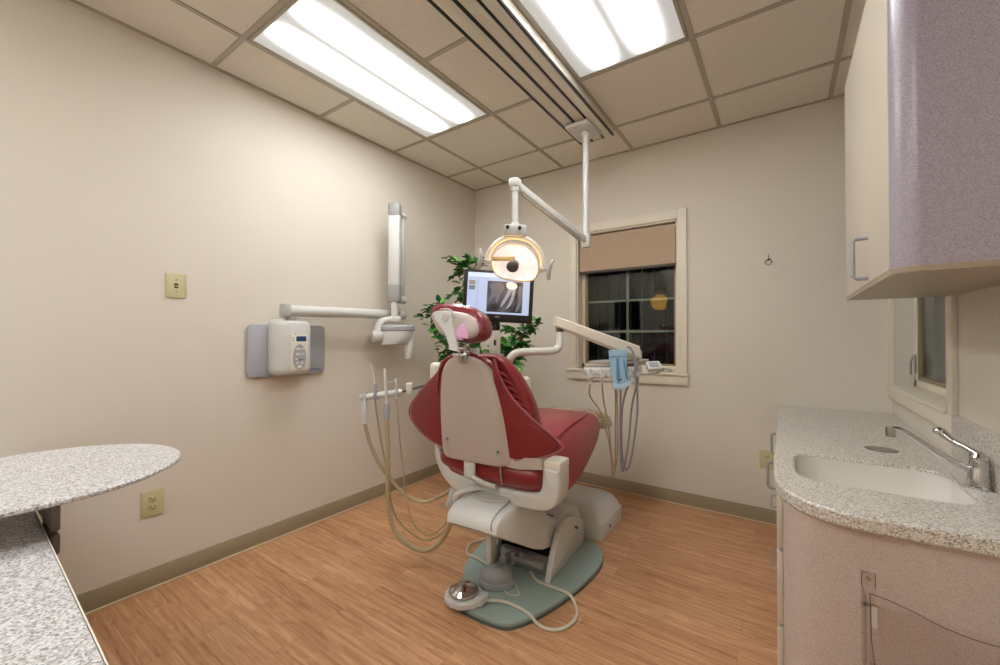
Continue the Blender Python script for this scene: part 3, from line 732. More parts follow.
main = [[base+V((0.01, 0, 0)), V((0.66, -0.68, 0.6)), V((0.62, -0.72, 1.0)), V((0.62, -0.78, 1.45)), V((0.60, -0.84, 1.70))],
        [base+V((-0.03, 0, 0)), V((0.60, -0.70, 0.6)), V((0.54, -0.80, 0.95)), V((0.49, -0.86, 1.2)), V((0.45, -0.92, 1.38))],
        [base+V((0.03, 0.01, 0)), V((0.72, -0.66, 0.6)), V((0.78, -0.66, 0.9)), V((0.86, -0.62, 1.1)), V((0.96, -0.58, 1.25))]]
for m_ in main: stems.tube(m_, [0.014, 0.012, 0.010, 0.008, 0.005], seg=8)
nodes_ = [p for m_ in main for p in m_[1:]]
dens = []
for m_ in main:
    for a, b_ in zip(m_[1:], m_[2:]):
        for k in range(4): dens.append(a.lerp(b_, k/4))
for tp in tips:
    tp = V(tp)
    cand = min(dens, key=lambda q: (q-tp).length+0.5*max(0, q.z-tp.z+0.02))
    mid = cand.lerp(tp, 0.5)+V((0, 0, 0.04))
    stems.tube([cand, mid, tp], [0.0035, 0.003, 0.0015], seg=6, sub=4)
    n_ = 15
    for k in range(n_):
        f = 0.25+0.75*k/(n_-1)
        p = cand.lerp(mid, f*2) if f < 0.5 else mid.lerp(tp, f*2-1)
        p = p+V([rnd.gauss(0, 0.012) for _ in range(3)])
        d = V([rnd.gauss(0, 0.8), rnd.gauss(0, 0.8)-0.3, rnd.gauss(-0.15, 0.5)])+(tp-cand).normalized()*0.6
        p.x = max(p.x, 0.12)
        leaf(leaves if rnd.random() < 0.68 else leaves2, p, d, V((rnd.gauss(0, 0.3), rnd.gauss(0, 0.3)-0.3, 1)), rnd.uniform(0.055, 0.09), rnd.uniform(0.016, 0.026))
for _ in range(420):      # fuller middle of the crown
    q = rnd.choice(dens)
    p = q+V((rnd.gauss(0.0, 0.055), rnd.gauss(-0.02, 0.055), rnd.gauss(0, 0.07)))
    if p.z < 0.85: continue
    leaf(leaves if rnd.random() < 0.7 else leaves2, p, V([rnd.gauss(0, 1), rnd.gauss(0, 1)-0.3, rnd.gauss(-0.2, 0.5)]), V((rnd.gauss(0, 0.3), rnd.gauss(0, 0.3)-0.3, 1)), rnd.uniform(0.055, 0.09), rnd.uniform(0.016, 0.026))
obj('stem', stems, M['stem'], pt); obj('foliage', leaves, M['leaf'], pt, sharp=80); o = obj('young_foliage', leaves2, M['leaf2'], pt, sharp=80); o['label'] = 'brighter young leaves'

# ------------------------------------------------------------------ dental chair  (local u right, v forward, w up; pivot 1.45,-1.5)
CH = math.radians(4)
ch = thing('dental_chair', 'burgundy dental chair seen from behind, on a sea green base plate', 'dental chair', (1.45, -1.5, 0), CH)
K = dict(parent=ch, local=True)
# base plate
out = spline2([(-0.02, -0.265), (0.10, -0.262), (0.165, -0.225), (0.235, -0.10), (0.30, 0.10), (0.335, 0.30), (0.33, 0.44), (0.27, 0.55), (0.17, 0.60), (0.0, 0.61), (-0.17, 0.60), (-0.27, 0.55), (-0.33, 0.44), (-0.335, 0.30), (-0.30, 0.08), (-0.235, -0.06), (-0.165, -0.20), (-0.12, -0.25)], 5)
c = MB().prism(out, 0.010, 0.028, bevel=0.004); obj('base_plate', c, M['sea'], **K)
c = MB().prism([(x*1.008, (y-0.17)*1.008+0.17) for x, y in out], 0.0, 0.0105); obj('plate_edge', c, M['edge'], **K)
# pump housing: side panels and body.  frame with x=v, y=w, z=u
def vw(u): return Matrix(((0, 0, 1, u), (1, 0, 0, 0), (0, 1, 0, 0), (0, 0, 0, 1)))
arch = [(0.085, 0.028), (0.135, 0.028), (0.56, 0.028), (0.56, 0.135), (0.545, 0.16), (0.46, 0.205), (0.36, 0.245), (0.30, 0.255), (0.25, 0.245), (0.19, 0.205), (0.14, 0.14), (0.105, 0.075)]
for s_ in (-1, 1):
    c = MB().prism(arch, s_*0.165-0.016, s_*0.165+0.016, vw(0), 0.006); sp = obj('side_panel', c, M['white'], **K)
    if s_ > 0:
        c = MB().prism(rrect(0.050, 0.014, 0.004, 3), s_*0.181-0.003, s_*0.181+0.0035, vw(0) @ Matrix.Translation((0.43, 0.16, 0)) @ Matrix.Rotation(-0.5, 4, 'Z')); obj('badge', c, M['dgrey'], sp, local=True)
body = [(0.20, 0.15), (0.23, 0.225), (0.29, 0.268), (0.36, 0.272), (0.46, 0.258), (0.545, 0.228), (0.60, 0.15), (0.60, 0.03), (0.30, 0.03)]
c = MB().prism(body, -0.147, 0.147, vw(0), 0.010); obj('pump_cover', c, M['lgrey'] if False else M['white'], **K)
# lift arm
arm = [(-0.325, 0.425), (-0.318, 0.462), (-0.27, 0.492), (-0.15, 0.505), (-0.06, 0.498), (0.02, 0.455), (0.12, 0.37), (0.20, 0.30), (0.27, 0.262), (0.28, 0.20), (0.20, 0.15), (0.10, 0.178), (0.0, 0.225), (-0.15, 0.315)]
def arm_ring(u, dz, f):
    cx = sum(p[0] for p in arm)/len(arm); cy = sum(p[1] for p in arm)/len(arm)
    return [V((u, cx+(x-cx)*f, cy+(y-cy)*f+dz)) for x, y in arm]
c = MB().loft([arm_ring(-0.142, -0.012, 0.90), arm_ring(-0.128, -0.004, 0.98), arm_ring(-0.08, 0, 1.0), arm_ring(0.08, 0, 1.0), arm_ring(0.128, -0.004, 0.98), arm_ring(0.142, -0.012, 0.90)])
obj('lift_arm_cover', c, M['white'], sharp=50, **K)
c = MB()
c.b2(-0.132, 0.132, -0.30, -0.20, 0.402, 0.420, 0.006); obj('arm_lower_lip', c, M['lgrey'], **K)
c = MB(); c.tube([(0.148, 0.20, 0.305), (0.06, 0.215, 0.300), (-0.10, 0.215, 0.300)], 0.003, seg=6, smooth=False); obj('cover_seam', c, M['black'], **K)
c = MB(); c.tube([(0.105, -0.314, 0.420), (0.105, -0.320, 0.462), (0.108, -0.272, 0.493), (0.108, -0.15, 0.505), (0.108, -0.06, 0.498)], 0.0016, seg=6, sub=4); obj('panel_joint', c, M['dgrey'], **K)
# linkage under the arm
c = MB(); c.b2(-0.128, -0.098, -0.01, 0.045, 0.028, 0.24, 0.004); obj('strut', c, M['white'], **K)
c = MB(); c.b2(-0.05, 0.15, 0.06, 0.09, 0.10, 0.125, 0.003); c.b2(-0.13, 0.145, 0.13, 0.17, 0.03, 0.11, 0.004)
c.cyl((-0.05, 0.05, 0.115), (-0.05, 0.02, 0.115), 0.018); c.cyl((-0.02, 0.07, 0.14), (-0.02, 0.07, 0.08), 0.012); c.cyl((0.03, 0.07, 0.15), (0.03, 0.07, 0.10), 0.010)
obj('linkage', c, M['mgrey'], **K)
c = MB(); c.b2(-0.145, 0.145, 0.17, 0.50, 0.03, 0.145); obj('pump', c, M['black'], **K)
# swivel
c = MB(); c.lathe([(0.135, 0.496), (0.14, 0.502), (0.14, 0.512), (0.10, 0.520), (0.0, 0.520)], Matrix.Translation((0.0, -0.085, 0))); obj('swivel_disc', c, M['lgrey'], **K)
c = MB(); c.cyl((0, -0.085, 0.515), (0, -0.085, 0.56), 0.075); obj('swivel_post', c, M['mgrey'], **K)
# cradle: U-shaped seat carrier, seen from behind. frame x=u, y=w, z=-v
def uw(v): return Matrix(((1, 0, 0, 0), (0, 0, -1, v), (0, 1, 0, 0), (0, 0, 0, 1)))
cr_o = spline2([(-0.330, 0.70), (-0.328, 0.64), (-0.290, 0.56), (-0.215, 0.500), (-0.12, 0.480), (0.0, 0.482), (0.14, 0.484), (0.26, 0.490), (0.318, 0.520), (0.340, 0.58), (0.342, 0.65), (0.340, 0.672)], 4, closed=False)
cr_i = spline2([(0.262, 0.672), (0.262, 0.64), (0.252, 0.575), (0.20, 0.555), (0.06, 0.552), (-0.05, 0.552), (-0.14, 0.560), (-0.22, 0.585), (-0.285, 0.640), (-0.303, 0.70)], 4, closed=False)
c = MB().prism(cr_o+cr_i, 0.0, 0.11, uw(-0.06), 0.010); obj('seat_carrier', c, M['shell'] if False else M['white'], sharp=50, **K)
c = MB(); c.b2(-0.28, 0.28, -0.04, 0.34, 0.522, 0.60, 0.03, 3); obj('seat_pan', c, M['white'], **K)
c = MB(); c.box((0.302, -0.112, 0.684), (0.082, 0.105, 0.040), 0.010); obj('arm_cap', c, M['cream'], **K)
c = MB(); c.box((-0.318, -0.112, 0.705), (0.034, 0.105, 0.035), 0.010); obj('arm_cap', c, M['cream'], **K)
# seat cushion
def seat_ring(v, hw, zc, ze, zb, r=0.3):
    pts = [(-1.0, 0.35), (-0.97, 0.78), (-0.86, 1.0), (-0.55, 1.05), (-0.25, 1.0), (0, 0.98), (0.25, 1.0), (0.55, 1.05), (0.86, 1.0), (0.97, 0.78), (1.0, 0.35), (0.94, 0.03), (0.6, 0.0), (0.2, 0.0), (-0.2, 0.0), (-0.6, 0.0), (-0.94, 0.03)]
    return [V((x*hw, v, (zb+(ze-zb)*min(y, 1)) + (zc-ze)*(1-abs(x))**0.5*(1 if y > 0.9 else 0)+(0.012 if 0.4 < abs(x) < 0.9 and y > 1.01 else 0))) for x, y in pts]
rings = [seat_ring(*a) for a in ((-0.175, 0.24, 0.66, 0.655, 0.585), (-0.165, 0.275, 0.70, 0.690, 0.560), (-0.05, 0.305, 0.775, 0.755, 0.500), (0.07, 0.325, 0.795, 0.775, 0.475), (0.20, 0.325, 0.805, 0.780, 0.515), (0.35, 0.315, 0.800, 0.772, 0.570), (0.50, 0.295, 0.788, 0.755, 0.612), (0.62, 0.26, 0.772, 0.742, 0.632), (0.72, 0.23, 0.757, 0.728, 0.640), (0.80, 0.205, 0.740, 0.710, 0.645), (0.815, 0.17, 0.72, 0.695, 0.66))]
obj('seat_cushion', MB().loft(rings), M['leather2'], sharp=180, subsurf=2, **K)
c = MB()
for s_ in (1,): c.tube([(s_*0.265, -0.02, 0.770), (s_*0.262, 0.12, 0.790), (s_*0.25, 0.30, 0.792), (s_*0.22, 0.47, 0.780), (s_*0.19, 0.60, 0.764)], 0.0045, seg=6)
each('seat_piping', c, M['leather2'], **K)
# toe board with its clear/printed cover
rings = [seat_ring(*a) for a in ((0.79, 0.19, 0.735, 0.722, 0.642), (0.82, 0.212, 0.742, 0.725, 0.632), (0.95, 0.208, 0.716, 0.700, 0.612), (1.08, 0.190, 0.680, 0.665, 0.590), (1.15, 0.165, 0.655, 0.640, 0.585), (1.17, 0.12, 0.635, 0.625, 0.595))]
obj('toe_rest', MB().loft(rings), M['leather'], sharp=180, subsurf=2, **K)
rings = [seat_ring(*a) for a in ((0.725, 0.218, 0.746, 0.720, 0.645), (0.80, 0.222, 0.752, 0.734, 0.628), (0.95, 0.219, 0.726, 0.710, 0.602), (1.08, 0.200, 0.690, 0.674, 0.582), (1.13, 0.185, 0.673, 0.656, 0.580))]
obj('toe_cover', MB().loft(rings, caps=False), M['toe'], sharp=180, subsurf=2, **K)
# backrest
def vb(w_): return -0.247-(w_-0.695)*0.155
SH = [(0.666, 0.16), (0.670, 0.190), (0.690, 0.202), (0.74, 0.200), (0.80, 0.196), (0.88, 0.190), (0.96, 0.178), (1.03, 0.164), (1.08, 0.146), (1.115, 0.118), (1.135, 0.082), (1.144, 0.04)]
def shell_ring(w_, hw, off, bow, du=-0.048, slope=0.0):
    pts = []
    n = 16
    for k in range(n+1):
        x = -1+2*k/n
        ed = max(0, abs(x)-0.72)/0.28
        pts.append(V((du+x*hw, vb(w_)+off+bow*(ed**2), w_+slope*x)))
    for k in range(n, -1, -1):
        x = -1+2*k/n
        ed = max(0, abs(x)-0.72)/0.28
        pts.append(V((du+x*hw*0.97, vb(w_)+off+0.030+bow*0.6*(ed**2), w_+slope*x)))
    return pts
rings = [shell_ring(w_, hw, 0.0 if 0 < i < len(SH)-1 else 0.008, 0.045) for i, (w_, hw) in enumerate(SH)]
obj('back_shell', MB().loft(rings), M['shell'], sharp=60, subsurf=1, **K)
c = MB()
for u, w_ in ((-0.175, 0.762), (0.095, 0.738)): c.cyl((u, vb(w_)-0.006, w_), (u, vb(w_)+0.02, w_), 0.0065, seg=14)
obj('shell_screw', c, M['steel'], **K)
# bridge from the shell to the right and left carrier arms
c = MB(); c.loft([[V((0.10, -0.225, 0.672)), V((0.10, -0.225, 0.72)), V((0.10, -0.18, 0.72)), V((0.10, -0.18, 0.672))], [V((0.17, -0.212, 0.664)), V((0.17, -0.212, 0.716)), V((0.17, -0.16, 0.72)), V((0.17, -0.16, 0.664))], [V((0.265, -0.180, 0.668)), V((0.265, -0.180, 0.712)), V((0.265, -0.12, 0.72)), V((0.265, -0.12, 0.668))]]); obj('back_hinge', c, M['shell'], **K)
c = MB(); c.box((-0.270, -0.150, 0.70), (0.10, 0.05, 0.05), 0.015); obj('back_hinge', c, M['shell'], **K)
# centre pad
PAD = [(0.655, 0.19, 0.10), (0.68, 0.225, 0.12), (0.72, 0.25, 0.15), (0.82, 0.26, 0.155), (0.92, 0.240, 0.15), (1.00, 0.208, 0.14), (1.07, 0.165, 0.125), (1.12, 0.125, 0.105), (1.15, 0.075, 0.085)]
rings = []
for w_, hw, th in PAD:
    pts = []
    for k in range(9):
        x = -1+2*k/8; pts.append(V((-0.005+x*hw, vb(w_)+0.082, w_)))
    for k in range(8, -1, -1):
        x = -1+2*k/8; pts.append(V((-0.005+x*hw*0.94, vb(w_)+0.060+th*(1-0.22*x**4)-0.008*math.cos(x*PI), w_+0.004)))
    rings.append(pts)
obj('back_cushion', MB().loft(rings), M['leather'], sharp=180, subsurf=2, **K)
# wings either side: curved padded sheets
def wing(s_, rows, name='side_wing'):
    rings = []; edge = []
    for w_, span, fwd in rows:
        pts = []; n = 8
        f_in = 0.10
        for k in range(n+1):
            x = f_in+(span-f_in)*k/n; q = (k/n)
            pts.append(V((-0.01+s_*x, vb(w_)+0.018+fwd*q**1.6, w_-0.02*q)))
        th = 0.034
        back = []
        for k in range(n, -1, -1):
            x = f_in+(span-f_in)*k/n*0.985; q = (k/n)
            back.append(V((-0.01+s_*x, vb(w_)+0.018+fwd*q**1.6+th*(1-0.6*q**3), w_-0.02*q)))
        edge.append(pts[-1].lerp(back[0], 0.5)+V((s_*0.003, 0, 0)))
        rings.append(pts+back)
    o = obj(name, MB().loft(rings), M['leather'], sharp=180, subsurf=2, **K)
    e = MB(); e.tube(edge, 0.0042, seg=8); obj('piping', e, M['piping'], o, local=True)
wing(-1, [(0.728, 0.215, 0.01), (0.738, 0.285, 0.02), (0.770, 0.370, 0.035), (0.81, 0.428, 0.045), (0.860, 0.458, 0.05), (0.905, 0.440, 0.05), (0.955, 0.388, 0.045), (1.01, 0.325, 0.04), (1.06, 0.250, 0.03), (1.10, 0.195, 0.02), (1.135, 0.140, 0.015)])
wing(1, [(0.722, 0.16, 0.01), (0.728, 0.225, 0.04), (0.748, 0.300, 0.08), (0.778, 0.348, 0.11), (0.815, 0.325, 0.10), (0.86, 0.280, 0.075), (0.92, 0.222, 0.05), (0.98, 0.172, 0.03), (1.04, 0.138, 0.018), (1.10, 0.115, 0.01), (1.145, 0.104, 0.01)])
# folds of gathered vinyl between right wing and pad
c = MB()
for i in range(8):
    w_ = 0.85+0.031*i
    x0 = 0.285-(w_-0.80)*0.60
    c.tube([(x0-0.060, vb(w_)+0.055, w_+0.012), (x0-0.025, vb(w_)+0.075, w_), (x0+0.004, vb(w_)+0.088, w_-0.022)], [0.006, 0.011, 0.005], seg=8)
each('gathered_fold', c, M['leather'], **K)
# lower gathered cushion under the shell, strap, catch
rings = []
for u, zt, zb, dv in ((-0.285, 0.675, 0.61, 0.02), (-0.27, 0.70, 0.595, 0.0), (-0.12, 0.70, 0.575, -0.01), (0.05, 0.69, 0.565, -0.012), (0.20, 0.68, 0.570, -0.008), (0.245, 0.675, 0.58, 0.0), (0.262, 0.655, 0.60, 0.02)):
    zc, h = (zt+zb)/2, (zt-zb)/2
    rings.append([V((u, -0.175+dv+0.045*math.cos(2*PI*k/14)+0.02, zc+h*math.sin(2*PI*k/14))) for k in range(14)])
obj('lumbar_roll', MB().loft(rings), M['leather'], sharp=180, subsurf=1, **K)
c = MB(); c.box((-0.075, -0.222, 0.630), (0.060, 0.014, 0.085), 0.005); c.cyl((-0.075, -0.235, 0.615), (-0.075, -0.215, 0.615), 0.022, bevel=0.004); c.tube([(-0.06, -0.225, 0.60), (-0.01, -0.215, 0.578), (0.04, -0.19, 0.560)], 0.011, seg=10)
obj('recline_catch', c, M['white'], **K)
c = MB(); c.tube([(0.083, -0.213, 0.68), (0.086, -0.216, 0.63), (0.090, -0.212, 0.588)], 0.0045, seg=8); obj('strap', c, M['steel'], **K)
# curved pipe along the top of the lift arm and hose spout at the left
c = MB(); c.tube([(-0.02, -0.14, 0.528), (-0.07, -0.19, 0.532), (-0.13, -0.23, 0.515), (-0.155, -0.22, 0.47), (-0.150, -0.16, 0.43)], 0.013, seg=12); obj('hose_guard', c, M['white'], **K)
c = MB(); c.tube([(-0.26, -0.06, 0.50), (-0.275, -0.08, 0.43), (-0.285, -0.10, 0.37)], [0.024, 0.028, 0.026], seg=14); obj('hose_boot', c, M['lgrey'], **K)
c = MB(); c.tube([(-0.048-hw-0.004, vb(w_)+0.028, w_) for w_, hw in SH[6:]]+[(-0.048, vb(1.152)+0.028, 1.156)]+[(-0.048+hw+0.004, vb(w_)+0.028, w_) for w_, hw in SH[:5:-1]], [0.003, 0.006, 0.009, 0.010, 0.010, 0.010, 0.010, 0.010, 0.010, 0.010, 0.009, 0.006, 0.003], seg=10, sub=4); obj('back_edge_roll', c, M['leather'], **K)
c = MB(); c.box((-0.305, -0.185, 1.045), (0.050, 0.060, 0.115), 0.022, 3); obj('armrest', c, M['cream'], **K)
c = MB(); c.box((0.105, -0.03, 0.985), (0.045, 0.060, 0.11), 0.020, 3); obj('armrest', c, M['cream'], **K)
# headrest
HB = Matrix.Translation((-0.040, -0.345, 1.283)) @ Matrix.Rotation(math.radians(-14), 4, 'X') @ Matrix(((1, 0, 0, 0), (0, 0, -1, 0), (0, 1, 0, 0), (0, 0, 0, 1)))
HB = HB @ Matrix.Rotation(math.radians(-7), 4, 'Z')
ho = spline2([(-0.165, 0.035), (-0.150, 0.065), (-0.10, 0.076), (0.0, 0.078), (0.07, 0.070), (0.115, 0.040), (0.140, -0.005), (0.135, -0.035), (0.10, -0.058), (0.03, -0.072), (-0.04, -0.070), (-0.09, -0.050), (-0.135, -0.005)], 5)
def sc(o_, f): return [(x*f, y*f) for x, y in o_]
rings = []
for f, z in ((0.80, 0.020), (0.96, 0.014), (1.0, -0.005), (1.0, -0.040), (0.94, -0.060), (0.70, -0.070), (0.3, -0.070)):
    rings.append([HB @ V((x*f, y*f, z)) for x, y in ho])
hr = obj('headrest_cushion', MB().loft(rings), M['leather'], sharp=120, **K)
c = MB(); c.loft([[HB @ V((x*f, y*f*0.86-0.014, z)) for x, y in ho] for f, z in ((0.88, 0.010), (0.86, 0.024), (0.76, 0.032), (0.4, 0.035))]); obj('headrest_shell', c, M['shell'], hr, local=True, sharp=60)
c = MB(); c.prism([(0.015, -0.066), (0.095, -0.062), (0.055, 0.0), (0.035, -0.015)], 0.033, 0.038, HB, 0.001); c.prism(rrect(0.085, 0.014, 0.005, 3, 0.02, -0.066), 0.020, 0.034, HB, 0.002); obj('pink_liner', c, M['pink'], hr, local=True)
c = MB(); c.loft([[HB @ V((x*f, y*f, z)) for x, y in ho] for f, z in ((0.87, 0.028), (1.00, 0.020), (1.03, -0.005), (1.03, -0.045))], caps=False); obj('plastic_sleeve', c, M['film'], hr, local=True)
c = MB()
q = lambda x, y, z: HB @ V((x, y, z))
c.loft([[q(x0+sx, y0+sy, z) for sx, sy, z in ((-hw_, 0, 0.034), (hw_, 0.0, 0.034), (hw_, 0, 0.052), (-hw_, 0, 0.052))] for x0, y0, sy, hw_ in ((-0.060, 0.026, 0, 0.046), (-0.050, -0.004, 0, 0.042), (0.000, -0.052, 0, 0.023), (0.034, -0.100, 0, 0.019), (0.046, -0.122, 0, 0.021))])
obj('headrest_bracket', c, M['white'], sharp=30, **K)
c = MB(); c.tube([q(-0.075, 0.038, 0.053), q(-0.03, 0.042, 0.055), q(-0.005, 0.030, 0.053), q(0.0, 0.010, 0.048)], 0.005, seg=8); c.cyl(q(-0.035, 0.005, 0.045), q(-0.035, 0.005, 0.058), 0.016)
obj('bracket_lever', c, M['lgrey'], **K)
c = MB(); c.cyl((-0.055, -0.325, 1.19), (-0.055, -0.312, 1.115), 0.010); c.cyl((-0.028, -0.325, 1.19), (-0.028, -0.312, 1.115), 0.010); c.box((-0.045, -0.325, 1.149), (0.075, 0.03, 0.014), 0.003); c.cyl((-0.062, -0.345, 1.178), (-0.012, -0.345, 1.178), 0.012)
obj('headrest_post', c, M['chrome'], **K)
c = MB(); c.b2(-0.028, 0.010, -0.29, -0.265, 1.140, 1.178, 0.004); obj('headrest_lock', c, M['white'], **K)

# ------------------------------------------------------------------ support post, monitor
sp = thing('support_post', 'slim white support post with a swing pipe standing beside the dental chair', 'support post', (1.06, -1.09, 0))
c = MB(); c.tube([(1.25, -0.98, 0.12), (1.12, -1.06, 0.13), (1.06, -1.09, 0.20), (1.06, -1.09, 0.40)], 0.026, seg=16); c.cyl((1.06, -1.09, 0.35), (1.06, -1.09, 1.06), 0.026); obj('post', c, M['white'], sp)
c = MB(); c.box((1.078, -1.115, 1.16), (0.070, 0.055, 0.21), 0.010, rot=frame((0, 0, 0), side, (-0.59, 0.81, 0)).to_3x3()); hsg = obj('post_housing', c, M['lgrey'], sp)
c = MB(); c.b2(1.042, 1.088, -1.115, -1.070, 1.262, 1.335, 0.008); obj('neck', c, M['black'], sp)
c = MB(); c.prism(rrect(0.014, 0.036, 0.006, 4), 0, 0.004, frame(V((1.078, -1.115, 1.19))+view*0.0265, side, (0, 0, 1))); obj('slot', c, M['black'], hsg)
c = MB(); c.cyl((1.06, -1.09, 0.90), (1.06, -1.09, 0.965), 0.040, bevel=0.005)
c.tube([(1.07, -1.10, 0.93), (1.16, -1.17, 0.945), (1.215, -1.21, 1.00), (1.235, -1.20, 1.07), (1.275, -1.185, 1.128), (1.345, -1.11, 1.139), (1.42, -1.02, 1.141), (1.448, -0.985, 1.155), (1.455, -0.970, 1.19), (1.455, -0.967, 1.262)], 0.0225, seg=18)
obj('swing_pipe', c, M['white'], sp)

mo = thing('monitor', 'black flat monitor showing a dental x-ray behind the operating light', 'monitor', (1.11, -1.125, 1.31))
MC = V((1.113, -1.128, 1.474)); rl = math.radians(-3.0)
mx_ = side*math.cos(rl)+V((0, 0, 1))*math.sin(rl)
MF = frame(MC, mx_, V((0, 0, 1))*math.cos(rl)-side*math.sin(rl))
c = MB(); c.prism(rrect(0.430, 0.315, 0.008, 3), -0.022, 0.010, MF, 0.003); body_ = obj('monitor_body', c, M['black'], mo)
c = MB(); c.prism(rrect(0.30, 0.22, 0.03, 4), -0.05, -0.02, MF, 0.01); c.tube([MF @ V((0, -0.05, -0.04)), V((1.075, -1.09, 1.36)), V((1.065, -1.09, 1.32))], 0.022); obj('rear_mount', c, M['black'], mo)
c = MB(); c.prism(rrect(0.382, 0.250, 0.001, 2, 0.000, 0.016), 0.0098, 0.0108, MF); scr = obj('screen', c, emis('screen_blue_grey', (158, 176, 210), 0.5), mo)
c = MB(); c.prism(rrect(0.378, 0.026, 0.001, 2, 0.0, 0.127), 0.0107, 0.0111, MF); obj('toolbar', c, emis('screen_toolbar', (186, 200, 224), 0.5), scr, label=None) if False else obj('toolbar', c, emis('screen_toolbar', (186, 200, 224), 0.5), scr)
c = MB(); c.prism(rrect(0.004, 0.215, 0.001, 2, -0.128, 0.0), 0.0107, 0.0111, MF); obj('sidebar_line', c, emis('screen_line', (130, 150, 190), 0.5), scr)
m, nt, b = base_mat('radiograph_grey')
tc = node(nt, 'ShaderNodeTexCoord'); nz = node(nt, 'ShaderNodeTexNoise', Scale=14.0, Detail=3.0); nt.links.new(tc.outputs['Object'], nz.inputs['Vector'])
cr = node(nt, 'ShaderNodeValToRGB'); cr.color_ramp.elements[0].position = 0.35; cr.color_ramp.elements[0].color = lin((28, 26, 28)); cr.color_ramp.elements[1].position = 0.68; cr.color_ramp.elements[1].color = lin((112, 112, 124))
nt.links.new(nz.outputs['Fac'], cr.inputs['Fac']); nt.links.new(cr.outputs['Color'], b.inputs['Emission Color']); b.inputs['Emission Strength'].default_value = 0.7; b.inputs['Base Color'].default_value = (0.01, 0.01, 0.01, 1); b.inputs['Roughness'].default_value = 0.3
M['rad'] = m
c = MB(); c.prism(rrect(0.218, 0.190, 0.001, 2, 0.040, -0.002), 0.0107, 0.0113, MF); ri = obj('radiograph', c, M['rad'], scr)
M['tooth'] = emis('tooth_grey', (138, 142, 156), 0.42); M['crown'] = emis('crown_white', (200, 204, 212), 0.5)
# filled molar: crown and roots; thumbnails at left
c = MB()
c.prism(spline2([(0.048, 0.086), (0.078, 0.092), (0.108, 0.082), (0.112, 0.058), (0.092, 0.046), (0.062, 0.048), (0.048, 0.062)], 4), 0.0112, 0.0118, MF); obj('filled_crown', c, M['crown'], scr)
c = MB()
for pts in ([(0.062, 0.050), (0.084, 0.048), (0.070, 0.012), (0.040, -0.042), (0.018, -0.066), (0.022, -0.040), (0.044, 0.004)], [(0.086, 0.048), (0.104, 0.048), (0.098, 0.0), (0.078, -0.052), (0.050, -0.074), (0.066, -0.040), (0.080, 0.0)]):
    c.prism(spline2(pts, 4), 0.0112, 0.0116, MF)
each('tooth_root', c, M['tooth'], scr)
c = MB()
for pts in ([(-0.052, 0.070), (-0.010, 0.080), (0.030, 0.072), (0.034, 0.050), (0.014, 0.010), (-0.010, -0.040), (-0.020, 0.0), (-0.050, -0.030), (-0.044, 0.02)], [(0.122, 0.060), (0.146, 0.064), (0.146, -0.02), (0.126, -0.078), (0.108, -0.086), (0.122, -0.03)]):
    c.prism(spline2(pts, 4), 0.0112, 0.0115, MF)
each('neighbour_tooth', c, emis('tooth_dim', (92, 94, 106), 0.45), scr)
for i, cc in enumerate(((128, 118, 104), (98, 104, 122))):
    c = MB(); c.prism(rrect(0.038, 0.026, 0.001, 2, -0.163, 0.078-0.031*i), 0.0107, 0.0112, MF); obj('thumbnail', c, emis('thumb', cc, 0.6), scr)
c = MB(); c.prism(rrect(0.028, 0.006, 0.003, 4, 0.0, -0.126), 0.0098, 0.0106, MF); obj('logo_mark', c, M['steel'], body_)

# ------------------------------------------------------------------ delivery unit
du = thing('delivery_unit', 'white dental delivery unit on an angled arm in front of the back window', 'delivery unit', (1.455, -0.967, 1.26))
E0 = V((1.432, -0.995, 1.318)); E1 = V((1.800, -0.585, 1.128)); d = E1-E0
c = MB()
def arm_sec(p, h, w_):
    hd = V((d.x, d.y, 0)).normalized(); sd = V((-hd.y, hd.x, 0)); up = V((0, 0, 1))
    return [p+sd*a+up*b_ for a, b_ in ((-w_/2, -h/2+0.01), (-w_/2+0.01, -h/2), (w_/2-0.01, -h/2), (w_/2, -h/2+0.01), (w_/2, h/2-0.01), (w_/2-0.01, h/2), (-w_/2+0.01, h/2), (-w_/2, h/2-0.01))]
c.loft([arm_sec(E0, 0.058, 0.052), arm_sec(E0.lerp(E1, 0.02), 0.066, 0.06), arm_sec(E0.lerp(E1, 0.85), 0.078, 0.075), arm_sec(E1, 0.082, 0.078)])
obj('arm', c, M['cream'], du)
c = MB(); c.cyl((1.455, -0.967, 1.255), (1.455, -0.967, 1.285), 0.024); obj('arm_pivot', c, M['dgrey'], du)
DT = frame((1.705, -0.638, 1.0), (0.815, 0.575, 0.035), (-0.575, 0.815, 0.0))      # x right along the head, y away, z up
dp = lambda a, b_, z: DT @ V((a, b_, z))
R3 = DT.to_3x3()
c = MB(); c.box(dp(0.088, 0.015, 0.108), (0.105, 0.095, 0.062), 0.012, rot=R3); c.cyl(dp(0.09, 0.02, 0.08), dp(0.09, 0.02, 0.03), 0.035); obj('arm_head', c, M['white'], du)
c = MB().loft([[dp(0.005+0.190*f*math.cos(2*PI*k/36), 0.02+0.115*f*math.sin(2*PI*k/36), z) for k in range(36)] for f, z in ((0.80, 0.056), (0.95, 0.060), (1.0, 0.072), (1.0, 0.076), (0.96, 0.076), (0.93, 0.070))]); obj('tray', c, M['steel'] if False else M['lgrey'], du)
out = spline2([(-0.225, -0.05), (-0.18, -0.075), (0.0, -0.082), (0.10, -0.075), (0.135, -0.03), (0.13, 0.05), (0.0, 0.085), (-0.18, 0.07), (-0.225, 0.03)], 4)
c = MB().prism(out, -0.006, 0.042, DT, 0.014, 3); obj('unit_body', c, M['white'], du)
c = MB(); c.box(dp(-0.065, -0.085, 0.002), (0.085, 0.04, 0.050), 0.012, rot=R3); obj('front_module', c, M['white'], du)
